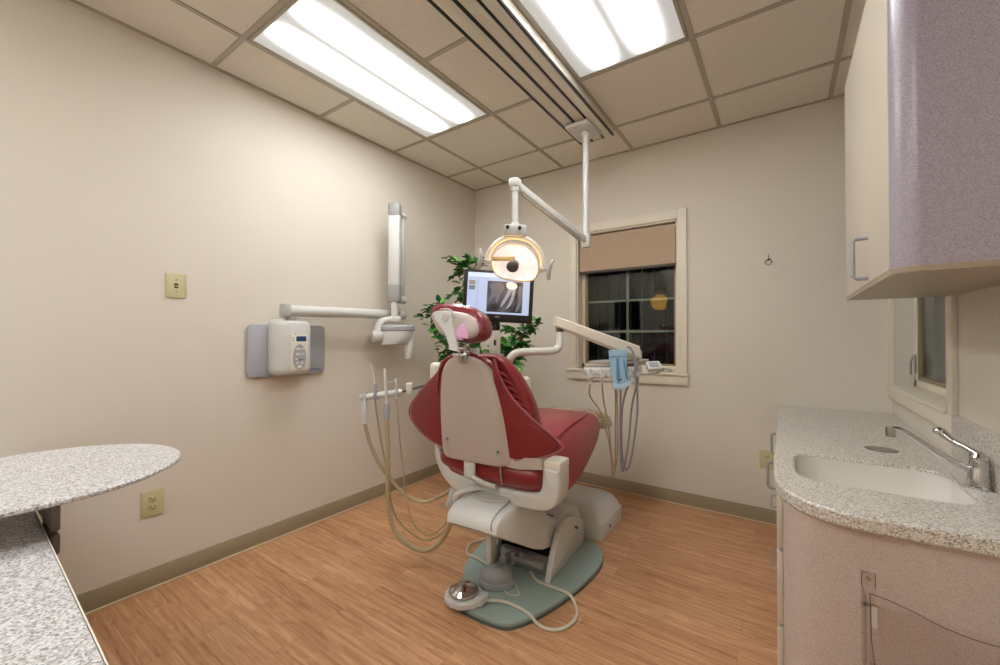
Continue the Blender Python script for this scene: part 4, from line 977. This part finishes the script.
c = MB(); c.tube([dp(-0.215, -0.078, -0.014), dp(0.10, -0.085, -0.014)], 0.008, seg=10, smooth=False); obj('holder_bar', c, M['lgrey'], du)
kp = MB(); kp.box(dp(0.200, -0.055, 0.036), (0.090, 0.068, 0.030), 0.008, rot=R3 @ Matrix.Rotation(math.radians(42), 3, 'X')); ko = obj('touchpad', kp, M['white'], du)
kp = MB(); kp.box(dp(0.198, -0.064, 0.046), (0.056, 0.040, 0.012), 0.002, rot=R3 @ Matrix.Rotation(math.radians(42), 3, 'X')); obj('pad_face', kp, M['plate'], ko)
c = MB(); c.tube([dp(0.11, -0.04, -0.004), dp(0.17, -0.05, -0.012), dp(0.225, -0.05, -0.006), dp(0.252, -0.04, 0.02), dp(0.25, -0.03, 0.045)], [0.010, 0.009, 0.009, 0.009, 0.008], seg=12); obj('pad_bracket', c, M['white'], du)
for hxp in (-0.205, -0.135, 0.035, 0.085):
    c = MB(); c.cyl(dp(hxp, -0.085, 0.008), dp(hxp, -0.085, -0.022), 0.019, 0.017, bevel=0.003); c.cyl(dp(hxp, -0.105, -0.004), dp(hxp, -0.06, -0.004), 0.013); obj('instrument_holder', c, M['white'], du)

def handpiece(name, label, pts, hx_, matl, r, top=0.045, body='white', hose='tubing'):
    t = thing(name, label, 'dental handpiece', dp(hx_, -0.09, -0.02), 0, 'handpieces on the delivery unit')
    c = MB(); c.cyl(dp(hx_, -0.088, -0.055), dp(hx_, -0.088, 0.012), 0.0085, 0.0115); c.cyl(dp(hx_, -0.088, 0.012), dp(hx_, -0.092, top), 0.009, 0.006, bevel=0.002); obj('body', c, M[body], t)
    c = MB(); c.tube([dp(hx_, -0.088, -0.05)]+pts, r, seg=10, sub=8); obj(hose, c, M[matl], t)
handpiece('dental_handpiece', 'handpiece on tan tubing at the left end of the delivery unit', [V((1.55, -0.741, 0.851)), V((1.605, -0.702, 0.749)), V((1.640, -0.676, 0.60)), V((1.664, -0.661, 0.45)), V((1.678, -0.650, 0.395)), V((1.692, -0.640, 0.46)), V((1.694, -0.640, 0.65)), V((1.690, -0.640, 0.90)), V((1.688, -0.636, 0.995))], -0.205, 'hose', 0.0046)
handpiece('dental_handpiece', 'handpiece on tan tubing second from the left end of the delivery unit', [V((1.622, -0.690, 0.813)), V((1.650, -0.675, 0.635)), V((1.664, -0.664, 0.42)), V((1.672, -0.657, 0.345)), V((1.682, -0.650, 0.42)), V((1.684, -0.650, 0.65)), V((1.682, -0.645, 0.90)), V((1.680, -0.636, 0.995))], -0.135, 'hose', 0.0052)
handpiece('dental_handpiece', 'handpiece on grey tubing just right of the blue paper pouch', [V((1.728, -0.640, 0.80)), V((1.718, -0.640, 0.60)), V((1.725, -0.630, 0.44)), V((1.745, -0.612, 0.385)), V((1.768, -0.596, 0.46)), V((1.785, -0.584, 0.60)), V((1.800, -0.573, 0.762)), V((1.797, -0.575, 0.92)), V((1.785, -0.585, 0.995))], 0.035, 'hoseg', 0.0062)
handpiece('dental_handpiece', 'rightmost grey handpiece with its tip up above the delivery unit', [V((1.775, -0.610, 0.78)), V((1.758, -0.608, 0.60)), V((1.735, -0.618, 0.43)), V((1.722, -0.628, 0.375)), V((1.712, -0.634, 0.46)), V((1.710, -0.634, 0.65)), V((1.712, -0.634, 0.90)), V((1.715, -0.630, 0.995))], 0.085, 'hoseg', 0.0062, top=0.06, body='hoseg')
# grey lead that rises above the unit and bends over
c = MB(); c.tube([dp(0.068, -0.10, -0.03), dp(0.072, -0.10, 0.05), dp(0.066, -0.10, 0.11), dp(0.050, -0.098, 0.150), dp(0.028, -0.096, 0.166)], [0.0085, 0.0075, 0.007, 0.007, 0.006], seg=10); tag(obj('syringe', c, M['hoseg'], None, origin=dp(0.068, -0.10, -0.03)), 'slim grey curved syringe rising above the delivery unit beside the pouch', 'dental syringe')

# blue folded paper pouch
ms = thing('paper_pouch', 'light blue folded paper pouch hanging on the front of the delivery unit', 'paper pouch', dp(-0.055, -0.13, 0.10))
PF = DT @ Matrix.Translation((-0.040, -0.128, 0.0)) @ Matrix.Rotation(PI/2, 4, 'X')     # x along, y up, z toward the room
out = [(-0.056, 0.150), (0.050, 0.150), (0.052, 0.10), (0.049, 0.05), (0.056, 0.0), (0.070, -0.035), (0.074, -0.055), (0.030, -0.088), (0.015, -0.082), (-0.020, -0.092), (-0.042, -0.075), (-0.036, -0.035), (-0.046, 0.02), (-0.054, 0.09)]
c = MB().prism(out, -0.006, 0.006, PF, 0.002); obj('pouch', c, M['mask'], ms)
c = MB(); c.prism([(-0.058, 0.148), (0.053, 0.148), (0.054, 0.108), (-0.056, 0.112)], 0.0055, 0.011, PF, 0.001); obj('folded_top', c, M['mask'], ms)
c = MB(); c.prism([(-0.012, 0.10), (0.002, 0.10), (0.006, -0.03), (-0.006, -0.06), (-0.016, -0.02)], 0.0055, 0.009, PF, 0.001); c.prism([(0.028, 0.09), (0.036, 0.09), (0.050, 0.0), (0.056, -0.04), (0.040, -0.02)], 0.0055, 0.009, PF, 0.001); each('pleat', c, mat('deep_blue_paper', (96, 140, 176), 0.8), ms)
c = MB(); c.prism([(-0.035, -0.045), (0.0, -0.062), (0.066, -0.040), (0.072, -0.054), (0.028, -0.086), (-0.020, -0.090), (-0.040, -0.075)], 0.0055, 0.012, PF, 0.002); obj('lower_flap', c, M['maskw'], ms)
c = MB(); c.cyl(PF @ V((0.006, -0.030, 0.004)), PF @ V((0.006, -0.030, 0.012)), 0.006, seg=14); obj('eyelet', c, M['black'], ms)

# ------------------------------------------------------------------ assistant's instrument holder
ah = thing('assistant_holder', 'white instrument holder bar reaching out left of the chair back', 'instrument holder', (0.76, -1.69, 0.90))
B0, B1 = V((0.648, -1.768, 0.893)), V((0.840, -1.640, 0.925))
c = MB(); c.tube([B0, B0.lerp(B1, 0.05), B0.lerp(B1, 0.95), B1], [0.012, 0.018, 0.018, 0.013], seg=16, smooth=False); obj('holder_bar', c, M['white'], ah)
c = MB(); c.box((0.872, -1.617, 0.945), (0.034, 0.030, 0.060), 0.006, rot=Matrix.Rotation(0.6, 3, 'Z')); obj('joint_block', c, M['white'], ah)
c = MB(); c.tube([(0.838, -1.642, 0.925), (0.872, -1.617, 0.936), (0.95, -1.53, 0.965), (1.0, -1.35, 0.975), (1.05, -1.12, 0.975), (1.058, -1.10, 0.975)], 0.0062, seg=10); obj('rod', c, M['dgrey'], ah)
c = MB(); c.cyl((1.06, -1.09, 0.967), (1.06, -1.09, 0.995), 0.036, bevel=0.003); obj('post_collar', c, M['lgrey'], ah)
HP = [B0.lerp(B1, f) for f in (0.13, 0.38, 0.64, 0.88)]
for p in HP:
    c = MB(); c.cyl(p+V((0, 0, -0.022)), p+V((0, 0, 0.024)), 0.011, seg=16); c.cyl(p+V((0.008, -0.012, 0.0)), p+V((0.013, -0.020, 0.0)), 0.009); obj('clip', c, M['plate'], ah)
def suction(name, label, pts_top, r_top, p, hose, r, matl='hose', joint=None, cat='dental suction'):
    t = thing(name, label, cat, p, 0, "instruments on the assistant's holder")
    c = MB(); c.tube(pts_top, r_top, seg=12, smooth=False); obj('tip', c, M['white'], t)
    if joint: c = MB(); c.tube(joint[0], joint[1], seg=14, smooth=False); obj('valve', c, M['plate'] if joint[2] else M['white'], t)
    c = MB(); c.tube(hose, r, seg=10, sub=8); obj('tubing', c, M[matl], t)
fr = V((0.010, -0.016, 0))
p = HP[0]+fr
suction('suction_valve', 'white suction valve hanging at the left end of the holder bar', [p+V((0, 0, 0.025)), p+V((0, 0, -0.03))], [0.007, 0.008], p, [p+V((0.002, 0, -0.13)), V((0.690, -1.740, 0.655)), V((0.730, -1.712, 0.542)), V((0.788, -1.670, 0.443)), V((0.856, -1.625, 0.361)), V((0.938, -1.570, 0.325)), V((1.06, -1.56, 0.385)), V((1.165, -1.575, 0.455))], 0.010,
        joint=([p+V((0, 0, -0.02)), p+V((0, 0, -0.05)), p+V((0, 0, -0.075)), p+V((0.001, 0, -0.10)), p+V((0.002, 0, -0.14))], [0.008, 0.016, 0.018, 0.013, 0.014], False))
p = HP[1]+fr
suction('saliva_ejector', 'thin tilted white saliva ejector, second on the holder bar', [p+V((0, 0, 0.06)), p+V((-0.004, -0.003, 0.10)), p+V((-0.016, -0.010, 0.165)), p+V((-0.020, -0.012, 0.172))], [0.004, 0.005, 0.0045, 0.006], p, [p+V((0, 0, -0.02)), V((0.735, -1.712, 0.72)), V((0.768, -1.688, 0.498)), V((0.785, -1.675, 0.34)), V((0.826, -1.645, 0.214)), V((0.935, -1.570, 0.118)), V((1.08, -1.565, 0.205)), V((1.17, -1.578, 0.36))], 0.0052,
        joint=([p+V((0, 0, -0.02)), p+V((0, 0, 0.03)), p+V((0, 0, 0.065))], [0.008, 0.008, 0.006], True))
p = HP[2]+fr
suction('suction_wand', 'thick white suction wand standing upright on the holder bar', [p+V((0.004, 0, -0.09)), p+V((0.002, 0, -0.02)), p+V((-0.006, -0.004, 0.13)), p+V((-0.006, -0.004, 0.140))], [0.009, 0.008, 0.0082, 0.007], p, [p+V((0.006, 0, -0.125)), V((0.802, -1.705, 0.568)), V((0.804, -1.705, 0.354)), V((0.828, -1.692, 0.205)), V((0.885, -1.655, 0.124)), V((0.973, -1.600, 0.085)), V((1.09, -1.590, 0.17)), V((1.18, -1.585, 0.34))], 0.0125,
        joint=([p+V((0.003, 0, -0.05)), p+V((0.004, 0, -0.07)), p+V((0.006, 0, -0.135))], [0.013, 0.016, 0.015], True))
p = HP[3]+fr
suction('air_water_syringe', 'small grey-headed syringe at the inner end of the holder bar', [p+V((0, 0, -0.03)), p+V((0, 0, 0.065)), p+V((0.002, 0.0, 0.078))], [0.006, 0.008, 0.010], p, [p+V((0, 0, -0.03)), V((0.838, -1.655, 0.66)), V((0.852, -1.640, 0.471)), V((0.868, -1.625, 0.307)), V((0.895, -1.600, 0.197)), V((0.955, -1.555, 0.145)), V((1.07, -1.560, 0.225)), V((1.165, -1.568, 0.37))], 0.0038,
        joint=([p+V((-0.036, -0.022, 0.058)), p+V((-0.010, -0.006, 0.062)), p+V((0.006, 0.004, 0.066))], [0.003, 0.006, 0.007], True))

# ------------------------------------------------------------------ foot controls on the base plate
fc = thing('foot_control', 'round chrome foot control disc with white collar and cord on the base plate', 'foot pedal', (1.345, -1.695, 0.029))
P = Matrix.Translation((1.343, -1.712, 0.029))
c = MB().lathe([(0.082, 0.0), (0.088, 0.004), (0.086, 0.016), (0.07, 0.020), (0.0, 0.020)], P); obj('base', c, M['white'], fc)
c = MB().lathe([(0.052, 0.020), (0.066, 0.026), (0.070, 0.032), (0.068, 0.038), (0.045, 0.050), (0.015, 0.058), (0.0, 0.059)], P, 20); obj('disc', c, M['chrome'], fc, sharp=10)
out = [(0.0, -0.095), (0.05, -0.088), (0.098, -0.045), (0.110, 0.0), (0.108, 0.035), (0.085, 0.040), (0.078, 0.0), (0.055, -0.052), (0.02, -0.076), (-0.01, -0.082)]
c = MB().prism(out, 0.003, 0.030, P, 0.006); c.box(P @ V((0.098, 0.01, 0.022)), (0.040, 0.065, 0.036), 0.010); obj('collar', c, M['white'], fc)
c = MB(); c.tube([(1.448, -1.694, 0.045), (1.539, -1.640, 0.036), (1.650, -1.645, 0.034), (1.70, -1.652, 0.014), (1.745, -1.648, 0.0075), (1.797, -1.614, 0.0075), (1.818, -1.54, 0.0075), (1.800, -1.478, 0.012), (1.755, -1.440, 0.034), (1.70, -1.430, 0.037), (1.617, -1.432, 0.037), (1.560, -1.425, 0.037), (1.51, -1.40, 0.05)], 0.0072, seg=10, sub=8); obj('cord', c, M['cord'], fc)
gp = thing('foot_pedal', 'grey ribbed dome foot pedal beside the chrome disc on the base plate', 'foot pedal', (1.40, -1.515, 0.029))
GP = Matrix.Translation((1.407, -1.545, 0.029)) @ Matrix.Rotation(0.45, 4, 'Z') @ Matrix.Diagonal((1.0, 1.0, 1.3, 1))
def er(a, b_, z, dx=0): return [GP @ V((dx+a*math.cos(2*PI*k/32), b_*math.sin(2*PI*k/32), z)) for k in range(32)]
c = MB().loft([er(0.086, 0.066, 0.0), er(0.090, 0.070, 0.006), er(0.088, 0.068, 0.022), er(0.082, 0.062, 0.024), er(0.082, 0.062, 0.030), er(0.078, 0.058, 0.042), er(0.066, 0.048, 0.054, 0.004), er(0.045, 0.032, 0.062, 0.006), er(0.010, 0.008, 0.064, 0.006)]); obj('dome', c, M['mgrey'], gp, sharp=28)
c = MB()
for i in range(4): c.tube([GP @ V((-0.012+0.017*i, -0.034, 0.056)), GP @ V((-0.008+0.017*i, 0.0, 0.0625)), GP @ V((-0.012+0.017*i, 0.034, 0.056))], 0.0045, seg=8)
each('rib', c, M['mgrey'], gp)
c = MB(); c.tube([(1.36, -1.462, 0.040), (1.28, -1.452, 0.040), (1.18, -1.435, 0.037), (1.085, -1.385, 0.0068), (1.035, -1.30, 0.0068), (1.06, -1.22, 0.0068), (1.16, -1.14, 0.036), (1.27, -1.12, 0.037)], 0.0065, seg=10, sub=8); c.tube([(1.478, -1.50, 0.045), (1.52, -1.53, 0.034), (1.55, -1.56, 0.033), (1.51, -1.585, 0.033), (1.46, -1.565, 0.033), (1.455, -1.545, 0.034)], 0.003, seg=8); obj('cord', c, M['cord'], gp)

# floor utility box beyond the chair
fb = thing('floor_box', 'white moulded utility box on the floor beyond the chair base', 'utility box', (1.45, -0.64, 0))
def rr3(w_, h_, r_, z, cx, cy): return [V((x, y, z)) for x, y in rrect(w_, h_, r_, 5, cx, cy)]
cx, cy = 1.465, -0.645
c = MB().loft([rr3(0.392, 0.386, 0.03, 0.0, cx, cy), rr3(0.396, 0.390, 0.03, 0.085, cx, cy), rr3(0.386, 0.380, 0.03, 0.095, cx, cy)]); obj('box_base', c, M['white'], fb, sharp=50)
c = MB().loft([rr3(0.374, 0.368, 0.03, 0.094, cx, cy), rr3(0.352, 0.350, 0.035, 0.135, cx-0.005, cy), rr3(0.32, 0.325, 0.04, 0.165, cx-0.012, cy), rr3(0.27, 0.29, 0.045, 0.180, cx-0.018, cy), rr3(0.15, 0.18, 0.04, 0.184, cx-0.02, cy)]); obj('lid', c, M['white'], fb, sharp=60)
c = MB(); c.b2(cx+0.196, cx+0.200, -0.70, -0.685, 0.035, 0.055, 0.001); obj('latch', c, M['black'], fb)

# ------------------------------------------------------------------ right base cabinet, counter, sink
bc = thing('base_cabinet', 'rose-grey laminate base cabinet with rounded end under the sink counter', 'base cabinet', (2.82, -0.9, 0))
CTZ0, CTZ1 = 0.745, 0.785
out = [(3.086, -0.012), (2.568, -0.012), (2.568, -1.68)]+[(2.568+0.10-0.10*math.cos(a), -1.69-0.10*math.sin(a)) for a in [PI/2*k/8 for k in range(9)]]+[(3.086, -1.79)]
c = MB().prism(out, 0.0, 0.60, None)
CUT = [rrect(0.43, 0.37, 0.09, 6, 2.808, -1.415)]
BODY_OUT = out
def handle_v(y, z0, z1, X_, proj, r=0.0045, m_='steel', par=None):
    c = MB(); c.tube([(X_, y, z1), (X_-proj*0.8, y, z1), (X_-proj, y, z1-0.008), (X_-proj, y, z0+0.008), (X_-proj*0.8, y, z0), (X_, y, z0)], r, seg=8, smooth=False); return obj('handle', c, M[m_], par)
def handle_h(y0, y1, z, X_, proj, r=0.0032, par=None):
    c = MB(); c.tube([(X_, y0, z), (X_-proj*0.8, y0, z), (X_-proj, y0+0.01, z), (X_-proj, y1-0.01, z), (X_-proj*0.8, y1, z), (X_, y1, z)], r, seg=8, smooth=False); return obj('handle', c, M['steel'], par)
for y0, y1, kind in ((-1.66, -1.13, 'dr'), (-1.12, -0.58, 'door'), (-0.57, -0.02, 'door2')):
    if kind == 'dr':
        for z0, z1 in ((0.585, 0.735), (0.355, 0.575), (0.11, 0.345)):
            c = MB(); c.b2(2.552, 2.5675, y0, y1, z0, z1, 0.002); dr = obj('drawer', c, M['door'], bc)
            if z0 > 0.2: handle_h(-1.555, -1.445, (z0+z1)/2+0.01, 2.553, 0.018, par=dr)
    else:
        c = MB(); c.b2(2.552, 2.5675, y0, y1, 0.11, 0.735, 0.002); dr = obj('door', c, M['door'], bc)
        handle_v(y0+0.05 if kind == 'door' else y1-0.45+0.02, 0.575, 0.685, 2.553, 0.040, 0.006, 'mgrey', par=dr)
# counter with cut-outs
ct = thing('countertop', 'speckled granite-look sink counter with curved front on the right', 'countertop', (2.8, -0.9, CTZ0))
outer = [(3.088, -0.002), (2.540, -0.002), (2.540, -1.42)]+spline2([(2.541, -1.45), (2.546, -1.60), (2.566, -1.70), (2.615, -1.782), (2.70, -1.822), (2.80, -1.822)], 5, closed=False)+[(2.95, -1.815), (3.088, -1.812)]
sink_o = rrect(0.405, 0.345, 0.085, 8, 2.808, -1.415)
hole_o = [(2.889+0.047*math.cos(2*PI*k/28), -1.010+0.047*math.sin(2*PI*k/28)) for k in range(28)]
def plate_with_holes(outer, holes, z0, z1):
    t = bmesh.new(); edges = []; loops = []
    for lp in [outer]+holes:
        vs = [t.verts.new((x, y, z1)) for x, y in lp]; loops.append(vs)
        for a, b_ in zip(vs, vs[1:]+vs[:1]): edges.append(t.edges.new((a, b_)))
    bmesh.ops.triangle_fill(t, use_beauty=True, use_dissolve=False, edges=edges, normal=(0, 0, 1))
    top = t.faces[:]
    low = {v: t.verts.new((v.co.x, v.co.y, z0)) for lp in loops for v in lp}
    for f in top: t.faces.new([low[v] for v in reversed(f.verts)])
    for lp in loops:
        for a, b_ in zip(lp, lp[1:]+lp[:1]): t.faces.new((a, b_, low[b_], low[a]))
    bmesh.ops.recalc_face_normals(t, faces=t.faces)
    mb = MB(); mb._merge(t); return mb
cb = plate_with_holes(BODY_OUT, CUT, 0.60, CTZ0); cb.prism(BODY_OUT, 0.0, 0.5999); obj('cabinet_body', cb, M['lam2'], bc, sharp=30)
c = plate_with_holes(outer, [sink_o, hole_o], CTZ0+0.0005, CTZ1)
co = obj('counter_slab', c, M['granite'], ct)
bv = co.modifiers.new('round', 'BEVEL'); bv.width = 0.007; bv.segments = 3; bv.limit_method = 'ANGLE'; bv.angle_limit = math.radians(60)
c = MB(); c.b2(3.070, 3.0915, -1.81, -1.056, CTZ1, 0.945, 0.003); obj('backsplash', c, M['granite'], ct)
# shallow basin
sk = thing('sink_basin', 'white undermount basin set in the speckled counter', 'sink', (2.808, -1.415, 0.62))
rg = lambda w_, h_, r_, z: [V((x, y, z)) for x, y in rrect(w_, h_, r_, 8, 2.808, -1.415)]
c = MB().loft([rg(0.403, 0.343, 0.084, CTZ1-0.010), rg(0.401, 0.341, 0.083, CTZ1-0.03), rg(0.385, 0.325, 0.08, 0.68), rg(0.35, 0.29, 0.075, 0.640), rg(0.25, 0.20, 0.06, 0.628), rg(0.05, 0.05, 0.0245, 0.624)], caps=False)
obj('bowl', c, M['sink'], sk, sharp=60)
c = MB(); c.lathe([(0.0, 0.622), (0.022, 0.622), (0.026, 0.626), (0.030, 0.6265)], Matrix.Translation((2.808, -1.415, 0))); obj('drain', c, M['steel'], sk)
wr = thing('waste_chute_ring', 'round steel-lined opening in the counter behind the sink', 'waste chute', (2.889, -1.010, CTZ1))
c = MB(); c.lathe([(0.0465, CTZ1+0.0005), (0.0460, CTZ1+0.001), (0.043, CTZ1), (0.043, 0.752), (0.0, 0.752)], Matrix.Translation((2.889, -1.010, 0))); obj('liner', c, M['steel'], wr)
# faucet
fa = thing('faucet', 'chrome single-lever faucet with a long straight spout beside the basin', 'faucet', (3.046, -1.384, CTZ1))
FX, FY = 3.044, -1.398
c = MB(); c.lathe([(0.0, CTZ1), (0.028, CTZ1), (0.029, CTZ1+0.006), (0.0245, CTZ1+0.010), (0.0235, CTZ1+0.055), (0.021, CTZ1+0.060), (0.021, CTZ1+0.066), (0.0235, CTZ1+0.072), (0.022, CTZ1+0.092), (0.012, CTZ1+0.104), (0.0, CTZ1+0.106)], Matrix.Translation((FX, FY, 0))); obj('faucet_body', c, M['chrome'], fa)
c = MB(); c.tube([(FX-0.005, FY, CTZ1+0.045), (FX-0.05, FY, CTZ1+0.066), (FX-0.105, FY-0.000, CTZ1+0.105), (FX-0.150, FY+0.000, CTZ1+0.138), (FX-0.175, FY+0.002, CTZ1+0.149), (FX-0.192, FY+0.003, CTZ1+0.146)], [0.0115, 0.0105, 0.0095, 0.009, 0.009, 0.009], seg=14); spo = obj('spout', c, M['chrome'], fa)
c = MB(); c.cyl((FX-0.190, FY+0.003, CTZ1+0.155), (FX-0.190, FY+0.003, CTZ1+0.124), 0.0125, bevel=0.002); obj('aerator', c, M['steel'], spo)
c = MB(); c.tube([(FX, FY, CTZ1+0.094), (FX-0.022, FY+0.020, CTZ1+0.110), (FX-0.042, FY+0.042, CTZ1+0.122), (FX-0.058, FY+0.060, CTZ1+0.138), (FX-0.066, FY+0.070, CTZ1+0.145)], [0.014, 0.009, 0.0085, 0.012, 0.011], seg=14); c.ball((FX-0.065, FY+0.069, CTZ1+0.145), (0.017, 0.017, 0.012)); obj('lever', c, M['chrome'], fa)
# clear brochure holder
bh = thing('brochure_holder', 'clear acrylic brochure pocket screwed to the end of the base cabinet', 'brochure holder', (2.87, -1.80, 0.5))
th = 0.0022
c = MB()
NF = frame((0, -1.8405, 0), (1, 0, 0), (0, 0, 1))   # x right, y up, z toward room (-y)
front = [(2.742, 0.415), (2.742, 0.608)]+spline2([(2.746, 0.608), (2.775, 0.604), (2.820, 0.592), (2.870, 0.576), (2.930, 0.568), (2.985, 0.575), (3.03, 0.596)], 4, closed=False)+[(3.03, 0.415)]
c.prism(front, 0, th, NF)
c.b2(2.732, 2.736, -1.8405, -1.7915, 0.412, 0.600); c.b2(3.036, 3.040, -1.8405, -1.7915, 0.412, 0.600); c.b2(2.734, 3.038, -1.8405, -1.7915, 0.410, 0.413)
c.b2(2.732, 3.040, -1.7935, -1.7912, 0.410, 0.560)
for x in (2.732, 3.010): c.b2(x, x+0.028, -1.7935, -1.7912, 0.55, 0.636)
obj('pocket', c, M['acryl'], bh)
c = MB()
c.tube([(x, -1.8425, z) for x, z in front[1:-1]], 0.0010, seg=6, smooth=False); c.tube([(2.733, -1.7925, 0.60), (2.733, -1.7925, 0.636), (2.759, -1.7925, 0.636), (2.759, -1.7925, 0.600)], 0.0008, seg=6, smooth=False)
c.tube([(2.742, -1.8425, 0.608), (2.744, -1.8425, 0.50), (2.752, -1.8425, 0.415)], 0.0008, seg=6, smooth=False)
o = obj('polished_edge', c, M['dgrey'], bh); o['label'] = 'dark polished acrylic edge'
c = MB(); c.prism(rrect(0.010, 0.052, 0.002, 3, 2.750, 0.555), th, th+0.0005, NF); c.b2(2.756, 2.90, -1.840, -1.837, 0.4132, 0.4165); obj('edge_glint_strip', c, M['lgrey'], bh) if False else each('glint_strip', c, M['lgrey'], bh)  # pale strips standing in for glints along the clear edges
c = MB(); c.cyl((2.746, -1.7945, 0.622), (2.746, -1.7905, 0.622), 0.005, seg=14); obj('screw', c, M['chrome'], bh)

# ------------------------------------------------------------------ upper cabinet
uc = thing('wall_cabinet', 'tall cream-doored wall cabinet with a rounded laminate end tinted lilac for cool light, upper right', 'wall cabinet', (2.94, -1.42, 1.375))
UY0, UY1, UZ0, UZ1 = -1.866, -1.0, 1.390, 2.255
rr = 0.05
out = [(3.090, UY1), (2.806, UY1), (2.806, -1.8105), (2.788, -1.8115), (2.788, UY0+rr)]+[(2.788+rr-rr*math.cos(a), UY0+rr-rr*math.sin(a)) for a in [PI/2*k/10 for k in range(11)]]+[(3.090, UY0+0.0)]
obj('cabinet_shell', MB().prism(out, UZ0, UZ1), M['lam'], uc, sharp=30)
out2 = [(3.090, UY1+0.001), (2.7885, UY1+0.001), (2.7885, UY0+rr)]+[(2.7885+rr-rr*math.cos(a), UY0+rr-rr*math.sin(a)-0.0015) for a in [PI/2*k/10 for k in range(11)]]+[(3.090, UY0-0.0015)]
obj('bottom_panel', MB().prism(out2, UZ0-0.014, UZ0-0.0003), M['under'], uc)
c = MB(); c.b2(2.7872, 2.805, -1.809, UY1, UZ0+0.0002, UZ1, 0.0015); dr = obj('door', c, M['door'], uc)
handle_v(-1.515, 1.405, 1.528, 2.788, 0.036, 0.0058, 'mgrey', par=dr)
dr.children[0].data.materials[0] = M['plate']

# ------------------------------------------------------------------ left desk and swivel top
dk = thing('desk', 'speckled granite-look desk top in the near left corner', 'desk', (0.9, -3.3, 0))
DE = lambda x: -2.940-0.0316*(x-0.80)
c = MB().prism([(0.002, DE(0)), (2.02, DE(2.02)), (2.02, -3.62), (0.002, -3.62)], 0.716, 0.750, None, 0.003); obj('desk_top', c, M['granite2'], dk)
c = MB().prism([(0.002, DE(0)+0.0005), (2.02, DE(2.02)+0.0005), (2.02, DE(2.02)+0.0028), (0.002, DE(0)+0.0028)], 0.714, 0.7495); obj('edge_band', c, M['cream'], dk)
c = MB(); c.b2(0.10, 1.95, -3.60, -3.03, 0.0, 0.716); obj('desk_cabinet', c, M['lam2'], dk)
for i in range(3):
    c = MB(); c.b2(0.12+0.61*i, 0.71+0.61*i, -3.03, -3.014, 0.10, 0.70, 0.002); obj('door', c, M['door'], dk)
sw = thing('swivel_table_top', 'round speckled table top on a bracket above the desk at the left', 'table top', (0.86, -2.95, 0.85))
c = MB(); c.lathe([(0.0, 0.835), (0.318, 0.835), (0.325, 0.839), (0.325, 0.846), (0.320, 0.850), (0.0, 0.850)], Matrix.Translation((0.853, -2.955, 0)), 72); obj('round_top', c, M['granite2'], sw, sharp=30)
c = MB(); c.b2(0.870, 0.955, -2.9365, -2.926, 0.745, 0.8345, 0.003); obj('hinge_plate', c, mat('tan_bracket', (150, 140, 116), 0.5), sw)
c = MB(); c.b2(0.960, 1.085, -2.9395, -2.923, 0.748, 0.8345, 0.005); c.b2(0.965, 1.085, -2.9395, -2.923, 0.690, 0.740, 0.005); c.b2(0.955, 0.985, -2.938, -2.928, 0.700, 0.80, 0.003); obj('bracket', c, mat('grey_brown_bracket', (112, 104, 98), 0.5), sw)

# ------------------------------------------------------------------ world, camera, view
w = bpy.data.worlds.new('night'); bpy.context.scene.world = w; w.use_nodes = True
bg = w.node_tree.nodes['Background']; bg.inputs['Color'].default_value = (0.08, 0.10, 0.16, 1); bg.inputs['Strength'].default_value = 0.15
cam = bpy.data.cameras.new('camera'); cam.sensor_width = 36; cam.lens = 402.36*36/1000; cam.shift_x = -0.01443; cam.clip_start = 0.02
co = bpy.data.objects.new('camera', cam); COL.objects.link(co)
co.location = (2.5727, -3.1300, 1.2278); co.rotation_mode = 'XYZ'; co.rotation_euler = (PI/2+0.00997, 0, 0.58974)
sc_ = bpy.context.scene; sc_.camera = co
sc_.view_settings.view_transform = 'Standard'; sc_.view_settings.look = 'None'; sc_.view_settings.exposure = 0.3; sc_.view_settings.gamma = 1; sc_.view_settings.use_curve_mapping = False
